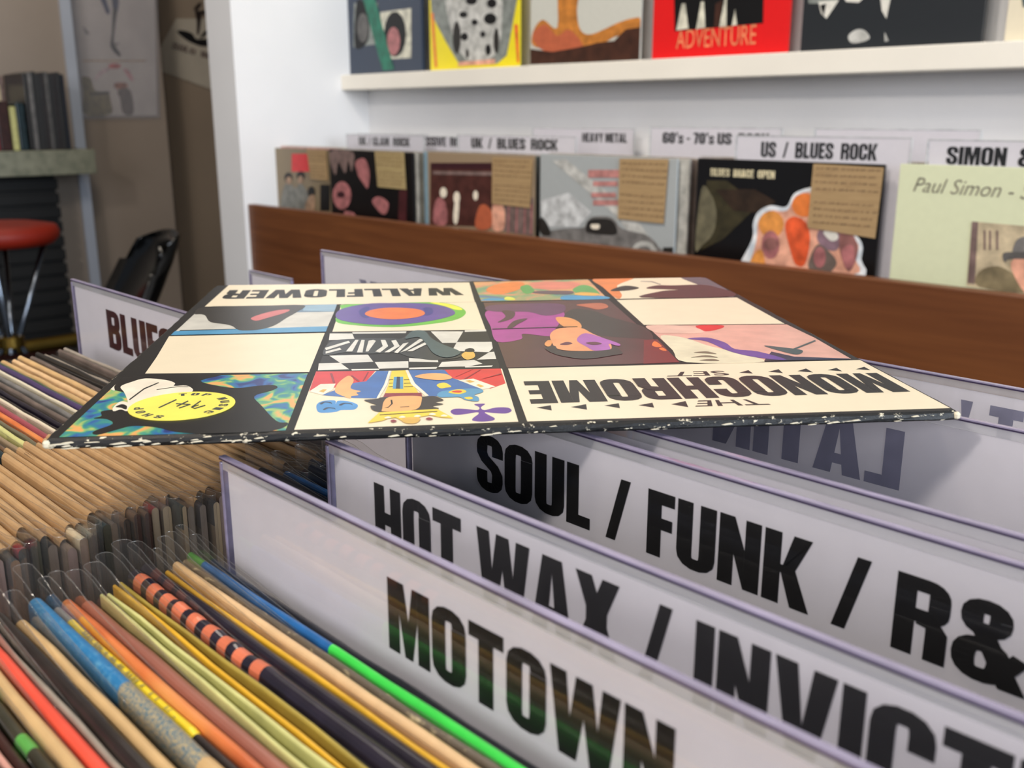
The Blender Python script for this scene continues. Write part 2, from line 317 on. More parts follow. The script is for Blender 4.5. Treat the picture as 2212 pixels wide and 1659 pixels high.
ART = [
 ('paper',0,1,[(0.016,0.998),(0.499,0.981),(0.495,0.757),(0.013,0.761)]),
 ('greyblue',0,1,[(0.013,0.758),(0.245,0.759),(0.246,0.685),(0.009,0.692)]),
 ('artgrey',0,1,[(0.009,0.692),(0.246,0.687),(0.244,0.558),(0.014,0.556),(0.008,0.519)]),
 ('skyblue',0,2,[(0.007,0.548),(0.244,0.562),(0.244,0.52),(0.007,0.518)]),
 ('skyblue2',0,2,[(0.188,0.752),(0.246,0.757),(0.246,0.688),(0.191,0.7)]),
 ('charcoal',1,3,[(0.009,0.692),(0.013,0.756),(0.101,0.756),(0.186,0.756),(0.183,0.697),(0.17,0.64),(0.158,0.58),(0.14,0.548),(0.118,0.541),(0.104,0.549),(0.091,0.578),(0.077,0.595),(0.049,0.617),(0.031,0.672),(0.021,0.687)]),
 ('rose',1,4,[(0.111,0.64),(0.119,0.669),(0.139,0.702),(0.157,0.715),(0.168,0.71),(0.161,0.682),(0.139,0.643),(0.123,0.619)]),
 ('paper',0,1,[(0.006,0.512),(0.243,0.511),(0.241,0.262),(0.027,0.277),(0.02,0.37)]),
 ('swirl',0,1,[(-0.0,0.008),(0.002,0.26),(0.24,0.256),(0.239,0.007),(0.133,0.006)]),
 ('ink',1,2,[(0.002,0.26),(0.125,0.264),(0.107,0.231),(0.135,0.202),(0.16,0.19),(0.18,0.197),(0.201,0.2),(0.209,0.188),(0.203,0.172),(0.186,0.149),(0.2,0.107),(0.225,0.043),(0.238,0.035),(0.237,0.02),(0.228,0.009),(0.206,-0.0),(0.134,0.008),(0.098,0.032),(0.071,0.04),(0.056,0.026),(0.043,0.012),(0.035,0.018),(0.036,0.029),(0.047,0.051),(0.035,0.07),(0.02,0.074),(0.026,0.083),(0.021,0.102),(0.035,0.11),(0.048,0.128),(0.029,0.177),(0.014,0.192),(-0.004,0.214),(-0.005,0.243)]),
 ('paperw',1,3,[(0.039,0.144),(0.025,0.183),(0.013,0.212),(0.021,0.234),(0.034,0.25),(0.062,0.239),(0.077,0.222),(0.079,0.208),(0.094,0.208),(0.106,0.188),(0.105,0.171),(0.091,0.168),(0.072,0.154),(0.057,0.132),(0.051,0.12),(0.045,0.121)]),
 ('paperw',1,3,[(0.0,0.208),(0.003,0.233),(0.005,0.213),(0.011,0.193),(0.005,0.199)]),
 ('paperw',1,3,[(0.03,0.115),(0.031,0.14),(0.04,0.137),(0.05,0.118),(0.05,0.099),(0.041,0.107),(0.035,0.1)]),
 ('ink',1,4,[(0.032,0.118),(0.036,0.129),(0.044,0.121),(0.047,0.106),(0.039,0.114)]),
 ('ink',0,4,[(0.039,0.15),(0.044,0.2),(0.055,0.228),(0.057,0.225),(0.046,0.195),(0.041,0.146)]),
 ('ink',0,4,[(0.061,0.193),(0.084,0.205),(0.098,0.203),(0.098,0.2),(0.084,0.202),(0.062,0.19)]),
 ('paper',0,1,[(0.248,0.008),(0.25,0.265),(0.497,0.254),(0.492,0.012)]),
 ('red',0,2,[(0.25,0.163),(0.25,0.264),(0.328,0.259),(0.318,0.205),(0.276,0.176)]),
 ('red',0,2,[(0.417,0.256),(0.495,0.254),(0.494,0.177),(0.473,0.154),(0.441,0.197),(0.428,0.21)]),
 ('royal',0,2,[(0.267,0.145),(0.304,0.2),(0.318,0.205),(0.33,0.258),(0.347,0.256),(0.343,0.185),(0.334,0.123),(0.307,0.128)]),
 ('royal',0,2,[(0.372,0.258),(0.42,0.254),(0.428,0.21),(0.441,0.191),(0.463,0.155),(0.443,0.136),(0.405,0.125),(0.394,0.126),(0.38,0.187)]),
 ('yellow',0,2,[(0.35,0.256),(0.368,0.257),(0.377,0.187),(0.384,0.14),(0.342,0.137),(0.347,0.19)]),
 ('skyblue',0,3,[(0.353,0.224),(0.365,0.223),(0.365,0.163),(0.352,0.165)]),
 ('navy',0,4,[(0.357,0.224),(0.361,0.223),(0.361,0.164),(0.356,0.164)]),
 ('crimson',0,3,[(0.343,0.145),(0.387,0.142),(0.388,0.127),(0.341,0.128)]),
 ('ink',0,3,[(0.347,0.21),(0.352,0.211),(0.352,0.208),(0.347,0.207)]),
 ('ink',0,3,[(0.366,0.208),(0.377,0.208),(0.378,0.205),(0.366,0.205)]),
 ('ink',0,3,[(0.347,0.193),(0.352,0.193),(0.352,0.191),(0.347,0.19)]),
 ('ink',0,3,[(0.366,0.191),(0.377,0.191),(0.377,0.188),(0.366,0.188)]),
 ('ink',0,3,[(0.347,0.176),(0.352,0.177),(0.352,0.174),(0.347,0.173)]),
 ('ink',0,3,[(0.366,0.174),(0.377,0.174),(0.377,0.171),(0.366,0.171)]),
 ('paperw',0,3,[(0.346,0.256),(0.349,0.256),(0.345,0.185),(0.336,0.122),(0.333,0.122),(0.341,0.185)]),
 ('paperw',0,3,[(0.368,0.257),(0.371,0.258),(0.38,0.187),(0.396,0.128),(0.392,0.126),(0.375,0.184)]),
 ('flesh',1,3,[(0.281,0.175),(0.284,0.205),(0.294,0.236),(0.302,0.212),(0.3,0.173),(0.313,0.158),(0.308,0.151),(0.311,0.14),(0.303,0.136),(0.302,0.126),(0.293,0.137),(0.283,0.154)]),
 ('flesh',1,3,[(0.38,0.221),(0.396,0.236),(0.419,0.232),(0.428,0.21),(0.416,0.2),(0.4,0.204)]),
 ('paperw',0,3,[(0.25,0.163),(0.261,0.197),(0.28,0.197),(0.278,0.167),(0.268,0.145)]),
 ('paperw',0,3,[(0.435,0.199),(0.455,0.204),(0.48,0.162),(0.463,0.15)]),
 ('gold',0,4,[(0.262,0.162),(0.266,0.171),(0.271,0.17),(0.268,0.156)]),
 ('gold',0,4,[(0.444,0.194),(0.45,0.197),(0.456,0.188),(0.449,0.183)]),
 ('gold',0,4,[(0.456,0.172),(0.46,0.176),(0.466,0.165),(0.461,0.16)]),
 ('sky',1,3,[(0.264,0.103),(0.27,0.119),(0.284,0.12),(0.286,0.105),(0.288,0.118),(0.301,0.114),(0.312,0.098),(0.309,0.079),(0.294,0.078),(0.289,0.072),(0.277,0.069),(0.268,0.074)]),
 ('navy',1,4,[(0.267,0.108),(0.272,0.116),(0.28,0.112),(0.282,0.103),(0.28,0.108),(0.273,0.112),(0.27,0.104)]),
 ('navy',1,4,[(0.29,0.1),(0.295,0.108),(0.304,0.105),(0.306,0.096),(0.304,0.101),(0.297,0.104),(0.293,0.097)]),
 ('navy',1,4,[(0.273,0.083),(0.277,0.091),(0.286,0.087),(0.287,0.079),(0.286,0.084),(0.279,0.087),(0.275,0.08)]),
 ('inkbrown',1,3,[(0.319,0.117),(0.334,0.12),(0.343,0.127),(0.39,0.124),(0.402,0.125),(0.413,0.106),(0.403,0.098),(0.412,0.089),(0.399,0.081),(0.406,0.071),(0.384,0.06),(0.337,0.065),(0.327,0.089),(0.334,0.093),(0.326,0.104)]),
 ('flesh',1,4,[(0.341,0.078),(0.343,0.112),(0.352,0.128),(0.383,0.127),(0.387,0.109),(0.379,0.069),(0.344,0.065)]),
 ('ink',0,5,[(0.35,0.113),(0.352,0.113),(0.353,0.096),(0.348,0.08),(0.343,0.08),(0.348,0.084),(0.351,0.096)]),
 ('ink',0,5,[(0.361,0.082),(0.372,0.083),(0.372,0.081),(0.362,0.08)]),
 ('yellow',0,4,[(0.326,0.022),(0.338,0.062),(0.404,0.069),(0.421,0.031),(0.407,0.035),(0.395,0.045),(0.383,0.039),(0.381,0.02),(0.374,0.016),(0.365,0.024),(0.357,0.04),(0.348,0.037),(0.342,0.029)]),
 ('gold',1,5,[(0.363,0.031),(0.37,0.039),(0.379,0.038),(0.384,0.031),(0.379,0.016),(0.368,0.017)]),
 ('ink',0,5,[(0.339,0.053),(0.404,0.06),(0.404,0.057),(0.338,0.05)]),
 ('crimson',1,5,[(0.351,0.027),(0.354,0.032),(0.358,0.026),(0.354,0.021)]),
 ('crimson',1,5,[(0.39,0.031),(0.394,0.036),(0.398,0.03),(0.394,0.026)]),
 ('paperw',1,5,[(0.344,0.04),(0.348,0.045),(0.352,0.04),(0.348,0.037)]),
 ('paperw',1,5,[(0.36,0.039),(0.364,0.045),(0.368,0.039),(0.364,0.037)]),
 ('paperw',1,5,[(0.377,0.041),(0.381,0.047),(0.385,0.041),(0.381,0.039)]),
 ('paperw',1,5,[(0.394,0.047),(0.398,0.053),(0.402,0.047),(0.398,0.044)]),
 ('paperw',1,5,[(0.407,0.04),(0.411,0.046),(0.415,0.04),(0.411,0.038)]),
 ('skyblue',1,3,[(0.406,0.13),(0.412,0.145),(0.427,0.151),(0.447,0.155),(0.461,0.15),(0.462,0.137),(0.451,0.125),(0.455,0.114),(0.453,0.097),(0.439,0.104),(0.433,0.117),(0.42,0.118),(0.409,0.119)]),
 ('yellow',1,4,[(0.42,0.139),(0.429,0.151),(0.439,0.15),(0.442,0.139),(0.432,0.13)]),
 ('red',1,5,[(0.424,0.141),(0.431,0.147),(0.437,0.143),(0.433,0.136)]),
 ('yellow',1,4,[(0.407,0.178),(0.417,0.188),(0.425,0.168),(0.418,0.163),(0.411,0.161)]),
 ('yellow',1,4,[(0.438,0.114),(0.446,0.116),(0.448,0.108),(0.442,0.105)]),
 ('violet',1,3,[(0.419,0.06),(0.425,0.07),(0.437,0.068),(0.45,0.062),(0.453,0.073),(0.448,0.086),(0.461,0.087),(0.455,0.073),(0.458,0.061),(0.472,0.07),(0.486,0.068),(0.489,0.055),(0.482,0.045),(0.47,0.047),(0.458,0.052),(0.461,0.042),(0.467,0.028),(0.464,0.019),(0.452,0.016),(0.442,0.021),(0.443,0.031),(0.45,0.046),(0.449,0.053),(0.435,0.047),(0.423,0.046)]),
 ('crimson',0,3,[(0.269,0.251),(0.272,0.252),(0.279,0.203),(0.277,0.198)]),
 ('crimson',0,3,[(0.297,0.236),(0.299,0.237),(0.31,0.208),(0.308,0.204)]),
 ('crimson',0,3,[(0.318,0.252),(0.32,0.253),(0.315,0.208),(0.313,0.205)]),
 ('crimson',0,3,[(0.467,0.251),(0.469,0.251),(0.445,0.202),(0.441,0.2)]),
 ('crimson',0,3,[(0.458,0.254),(0.459,0.254),(0.433,0.215),(0.432,0.215)]),
 ('crimson',0,3,[(0.492,0.227),(0.494,0.223),(0.465,0.2),(0.462,0.197)]),
 ('paper',0,1,[(0.254,0.755),(0.496,0.756),(0.495,0.51),(0.254,0.519)]),
 ('limegreen',1,2,[(0.254,0.602),(0.256,0.713),(0.256,0.752),(0.315,0.759),(0.415,0.762),(0.456,0.73),(0.473,0.664),(0.455,0.598),(0.408,0.562),(0.348,0.544),(0.289,0.565)]),
 ('lemon',1,3,[(0.413,0.759),(0.441,0.747),(0.462,0.712),(0.468,0.681),(0.454,0.687),(0.436,0.724)]),
 ('purple',1,3,[(0.255,0.624),(0.255,0.705),(0.298,0.757),(0.348,0.76),(0.406,0.749),(0.442,0.71),(0.454,0.654),(0.438,0.616),(0.401,0.582),(0.348,0.562),(0.296,0.578)]),
 ('indigo',1,4,[(0.288,0.685),(0.298,0.726),(0.306,0.716),(0.301,0.663),(0.308,0.626),(0.297,0.631)]),
 ('indigo',1,4,[(0.401,0.706),(0.414,0.704),(0.416,0.662),(0.407,0.635),(0.4,0.64),(0.402,0.664)]),
 ('orange',1,4,[(0.3,0.655),(0.307,0.691),(0.332,0.712),(0.364,0.71),(0.393,0.69),(0.402,0.652),(0.387,0.621),(0.353,0.607),(0.321,0.621)]),
 ('ink',0,1,[(0.253,0.513),(0.496,0.502),(0.495,0.275),(0.493,0.255),(0.251,0.26)]),
 ('paperg',0,2,[(0.251,0.506),(0.286,0.502),(0.292,0.456),(0.253,0.457)]),
 ('paperg',0,2,[(0.285,0.511),(0.37,0.509),(0.369,0.495),(0.287,0.499)]),
 ('paperg',0,2,[(0.408,0.505),(0.459,0.499),(0.444,0.418),(0.423,0.42)]),
 ('paperg',0,2,[(0.462,0.508),(0.496,0.51),(0.495,0.496),(0.461,0.495)]),
 ('paperg',0,2,[(0.445,0.423),(0.497,0.419),(0.495,0.376),(0.487,0.351),(0.435,0.365)]),
 ('paperg',0,2,[(0.488,0.351),(0.495,0.353),(0.494,0.308),(0.467,0.307)]),
 ('paperg',0,2,[(0.261,0.354),(0.315,0.355),(0.324,0.311),(0.28,0.306)]),
 ('paperg',0,2,[(0.25,0.309),(0.279,0.309),(0.293,0.271),(0.252,0.269)]),
 ('paperg',0,2,[(0.326,0.309),(0.372,0.309),(0.372,0.271),(0.333,0.27)]),
 ('paperg',0,2,[(0.373,0.328),(0.413,0.313),(0.413,0.299),(0.373,0.306)]),
 ('paperg',0,2,[(0.296,0.272),(0.333,0.27),(0.333,0.263),(0.297,0.263)]),
 ('paperg',0,2,[(0.373,0.272),(0.411,0.272),(0.409,0.262),(0.373,0.263)]),
 ('paperg',0,2,[(0.418,0.299),(0.463,0.307),(0.473,0.283),(0.452,0.27),(0.412,0.271)]),
 ('paperg',0,2,[(0.448,0.27),(0.486,0.272),(0.484,0.264),(0.448,0.264)]),
 ('zebra',1,3,[(0.253,0.357),(0.253,0.427),(0.266,0.456),(0.301,0.462),(0.342,0.46),(0.363,0.458),(0.379,0.506),(0.398,0.507),(0.409,0.453),(0.423,0.408),(0.446,0.359),(0.445,0.325),(0.419,0.312),(0.399,0.314),(0.372,0.336),(0.353,0.363),(0.315,0.359),(0.283,0.371)]),
 ('paperg',0,4,[(0.251,0.403),(0.283,0.448),(0.286,0.435),(0.254,0.388)]),
 ('paperg',0,4,[(0.254,0.379),(0.273,0.401),(0.276,0.389),(0.255,0.365)]),
 ('paperg',0,4,[(0.283,0.376),(0.293,0.453),(0.298,0.452),(0.292,0.375)]),
 ('paperg',0,4,[(0.302,0.452),(0.307,0.451),(0.307,0.368),(0.299,0.369)]),
 ('paperg',0,4,[(0.313,0.445),(0.32,0.45),(0.324,0.443),(0.315,0.373),(0.311,0.373)]),
 ('paperg',0,4,[(0.331,0.449),(0.338,0.448),(0.343,0.405),(0.332,0.365),(0.325,0.372),(0.335,0.406)]),
 ('paperg',0,4,[(0.347,0.441),(0.354,0.446),(0.36,0.403),(0.345,0.364),(0.338,0.365),(0.352,0.404)]),
 ('paperg',0,4,[(0.365,0.42),(0.373,0.426),(0.357,0.357),(0.352,0.363)]),
 ('paperg',0,4,[(0.39,0.449),(0.399,0.448),(0.37,0.373),(0.361,0.362)]),
 ('paperg',0,4,[(0.397,0.423),(0.405,0.422),(0.378,0.366),(0.37,0.367)]),
 ('slate',1,4,[(0.368,0.451),(0.379,0.506),(0.398,0.506),(0.407,0.453),(0.423,0.408),(0.447,0.353),(0.426,0.322),(0.408,0.351),(0.399,0.411),(0.388,0.462)]),
 ('gold',1,5,[(0.447,0.336),(0.455,0.358),(0.465,0.356),(0.465,0.323),(0.453,0.308)]),
 ('ink',1,5,[(0.454,0.369),(0.461,0.379),(0.467,0.373),(0.466,0.356),(0.455,0.356)]),
 ('garden',0,1,[(0.508,0.983),(0.747,0.994),(0.743,0.763),(0.507,0.761)]),
 ('salmon',1,2,[(0.621,0.951),(0.654,0.973),(0.72,0.953),(0.7,0.889),(0.658,0.876),(0.627,0.891)]),
 ('orange2',1,2,[(0.525,0.879),(0.549,0.947),(0.597,0.979),(0.609,0.94),(0.585,0.873),(0.546,0.832)]),
 ('leaf',1,2,[(0.695,0.872),(0.72,0.922),(0.737,0.902),(0.738,0.816),(0.718,0.824),(0.696,0.832)]),
 ('leaf',1,2,[(0.598,0.918),(0.616,0.934),(0.618,0.857),(0.599,0.832),(0.594,0.871)]),
 ('bluew',1,2,[(0.657,0.783),(0.676,0.807),(0.738,0.795),(0.743,0.763),(0.665,0.761)]),
 ('bluew',1,2,[(0.508,0.768),(0.523,0.792),(0.55,0.784),(0.558,0.768)]),
 ('amber',1,3,[(0.689,0.811),(0.705,0.839),(0.735,0.822),(0.726,0.796)]),
 ('lemon2',1,3,[(0.551,0.774),(0.558,0.804),(0.57,0.792),(0.569,0.767)]),
 ('plumgrey',1,2,[(0.615,0.836),(0.627,0.862),(0.689,0.855),(0.678,0.818)]),
 ('maroon',0,1,[(0.51,0.748),(0.743,0.758),(0.744,0.264),(0.504,0.259)]),
 ('blackish',1,2,[(0.632,0.592),(0.662,0.669),(0.696,0.647),(0.712,0.592),(0.75,0.506),(0.744,0.418),(0.72,0.421),(0.677,0.44),(0.651,0.464),(0.644,0.534)]),
 ('magenta',1,2,[(0.507,0.658),(0.549,0.691),(0.62,0.683),(0.641,0.635),(0.623,0.56),(0.603,0.492),(0.59,0.449),(0.551,0.472),(0.543,0.433),(0.505,0.42),(0.505,0.533)]),
 ('plum',1,2,[(0.508,0.686),(0.535,0.726),(0.644,0.723),(0.642,0.644),(0.606,0.612),(0.58,0.65),(0.528,0.656)]),
 ('maroon2',1,3,[(0.536,0.664),(0.557,0.653),(0.546,0.593),(0.519,0.563),(0.537,0.611)]),
 ('maroon2',1,3,[(0.531,0.522),(0.549,0.576),(0.572,0.59),(0.55,0.544),(0.537,0.514)]),
 ('ember',1,3,[(0.62,0.594),(0.642,0.591),(0.653,0.549),(0.646,0.502),(0.622,0.52)]),
 ('ember2',1,3,[(0.592,0.463),(0.613,0.506),(0.647,0.506),(0.658,0.463),(0.671,0.416),(0.672,0.385),(0.663,0.348),(0.638,0.344),(0.607,0.347),(0.589,0.362),(0.586,0.395)]),
 ('orchid',1,4,[(0.648,0.465),(0.672,0.419),(0.685,0.384),(0.68,0.371),(0.669,0.386),(0.663,0.348),(0.64,0.344),(0.633,0.37),(0.626,0.417)]),
 ('ember',1,4,[(0.574,0.396),(0.582,0.419),(0.588,0.415),(0.581,0.382),(0.575,0.38)]),
 ('blackish',1,4,[(0.571,0.37),(0.587,0.381),(0.589,0.356),(0.606,0.344),(0.64,0.343),(0.665,0.351),(0.673,0.375),(0.677,0.327),(0.663,0.314),(0.619,0.295),(0.591,0.313),(0.576,0.338)]),
 ('plumdark',1,5,[(0.596,0.39),(0.609,0.406),(0.616,0.395),(0.606,0.385)]),
 ('plumdark',1,5,[(0.636,0.396),(0.651,0.401),(0.659,0.387),(0.644,0.381)]),
 ('rust',1,3,[(0.675,0.71),(0.723,0.72),(0.727,0.68),(0.705,0.659),(0.691,0.68)]),
 ('orange',1,3,[(0.731,0.372),(0.742,0.398),(0.744,0.364),(0.735,0.359)]),
 ('orange',1,3,[(0.736,0.349),(0.743,0.355),(0.744,0.336),(0.738,0.336)]),
 ('crimdark',0,2,[(0.727,0.406),(0.749,0.411),(0.743,0.264),(0.692,0.261)]),
 ('ink',0,6,[(0.506,0.514),(0.644,0.518),(0.644,0.513),(0.506,0.508)]),
 ('paper',0,1,[(0.76,1.001),(0.989,1.0),(1.002,0.944),(0.985,0.766),(0.758,0.76)]),
 ('orange2',1,2,[(0.76,1.001),(0.845,1.004),(0.792,0.912),(0.778,0.802),(0.76,0.763),(0.759,0.892)]),
 ('ink',1,3,[(0.765,0.847),(0.794,0.896),(0.814,0.905),(0.829,0.877),(0.802,0.85)]),
 ('maroonink',1,3,[(0.842,0.868),(0.872,0.903),(0.903,0.899),(0.962,0.901),(0.983,0.867),(0.986,0.766),(0.808,0.769),(0.865,0.836),(0.899,0.847)]),
 ('steel',1,2,[(0.946,0.998),(0.988,0.996),(1.002,0.941),(0.985,0.766),(0.966,0.782),(0.957,0.893)]),
 ('steel',0,3,[(0.851,0.961),(0.874,0.955),(0.883,0.916),(0.88,0.91),(0.871,0.946),(0.85,0.955)]),
 ('paper',0,1,[(0.757,0.75),(0.986,0.752),(0.985,0.505),(0.754,0.52)]),
 ('facepink',0,1,[(0.756,0.513),(0.986,0.499),(0.991,0.396),(0.987,0.258),(0.894,0.26),(0.753,0.263)]),
 ('red',1,2,[(0.836,0.504),(0.879,0.503),(0.871,0.48),(0.839,0.46)]),
 ('facelight',1,2,[(0.757,0.513),(0.817,0.506),(0.836,0.47),(0.825,0.447),(0.777,0.452),(0.758,0.459)]),
 ('creamhair',1,2,[(0.76,0.435),(0.792,0.418),(0.812,0.363),(0.836,0.319),(0.861,0.255),(0.753,0.263),(0.753,0.336)]),
 ('purple',1,3,[(0.795,0.409),(0.827,0.414),(0.844,0.377),(0.845,0.334),(0.873,0.315),(0.895,0.262),(0.86,0.278),(0.833,0.32),(0.819,0.388)]),
 ('slate',1,3,[(0.894,0.35),(0.92,0.335),(0.939,0.316),(0.926,0.293),(0.913,0.299)]),
 ('slate',0,3,[(0.928,0.325),(0.984,0.379),(0.983,0.372),(0.926,0.317)]),
 ('navy',0,2,[(0.892,0.313),(0.913,0.279),(0.986,0.26),(0.982,0.255),(0.863,0.261)]),
 ('olive',1,3,[(0.766,0.288),(0.792,0.3),(0.804,0.284),(0.785,0.29)]),
 ('olive',1,3,[(0.779,0.318),(0.799,0.323),(0.809,0.306),(0.792,0.312)]),
 ('olive',1,3,[(0.774,0.272),(0.794,0.277),(0.8,0.265),(0.782,0.267)]),
 ('paper',0,1,[(0.505,0.254),(0.997,0.251),(0.997,0.013),(0.502,0.012)]),
 ('ink',0,2,[(0.519,0.065),(0.537,0.073),(0.535,0.051)]),
 ('ink',0,2,[(0.559,0.063),(0.579,0.073),(0.576,0.05)]),
 ('ink',0,2,[(0.599,0.065),(0.618,0.073),(0.615,0.052)]),
 ('ink',0,2,[(0.639,0.062),(0.658,0.071),(0.655,0.05)]),
 ('ink',0,2,[(0.678,0.062),(0.699,0.074),(0.695,0.048)]),
 ('ink',0,2,[(0.806,0.199),(0.823,0.211),(0.823,0.193)]),
 ('ink',0,2,[(0.846,0.2),(0.865,0.212),(0.863,0.191)]),
 ('ink',0,2,[(0.886,0.199),(0.903,0.212),(0.904,0.19)]),
 ('ink',0,2,[(0.928,0.2),(0.945,0.211),(0.945,0.192)]),
 ('ink',0,2,[(0.968,0.201),(0.985,0.213),(0.985,0.194)]),
]
TXTQ = {'WALLFLOWER': [(0.4696, 0.9148), (0.0285, 0.9319), (0.0279, 0.8353), (0.4798, 0.8308)], 'MONOCHROME': [(0.9863, 0.1791), (0.5178, 0.1838), (0.5147, 0.0808), (0.9853, 0.0859)], 'THE': [(0.782, 0.073), (0.7144, 0.0741), (0.7032, 0.0492), (0.7945, 0.0479)], 'SET': [(0.7873, 0.2118), (0.7204, 0.2114), (0.706, 0.1893), (0.792, 0.1873)]}
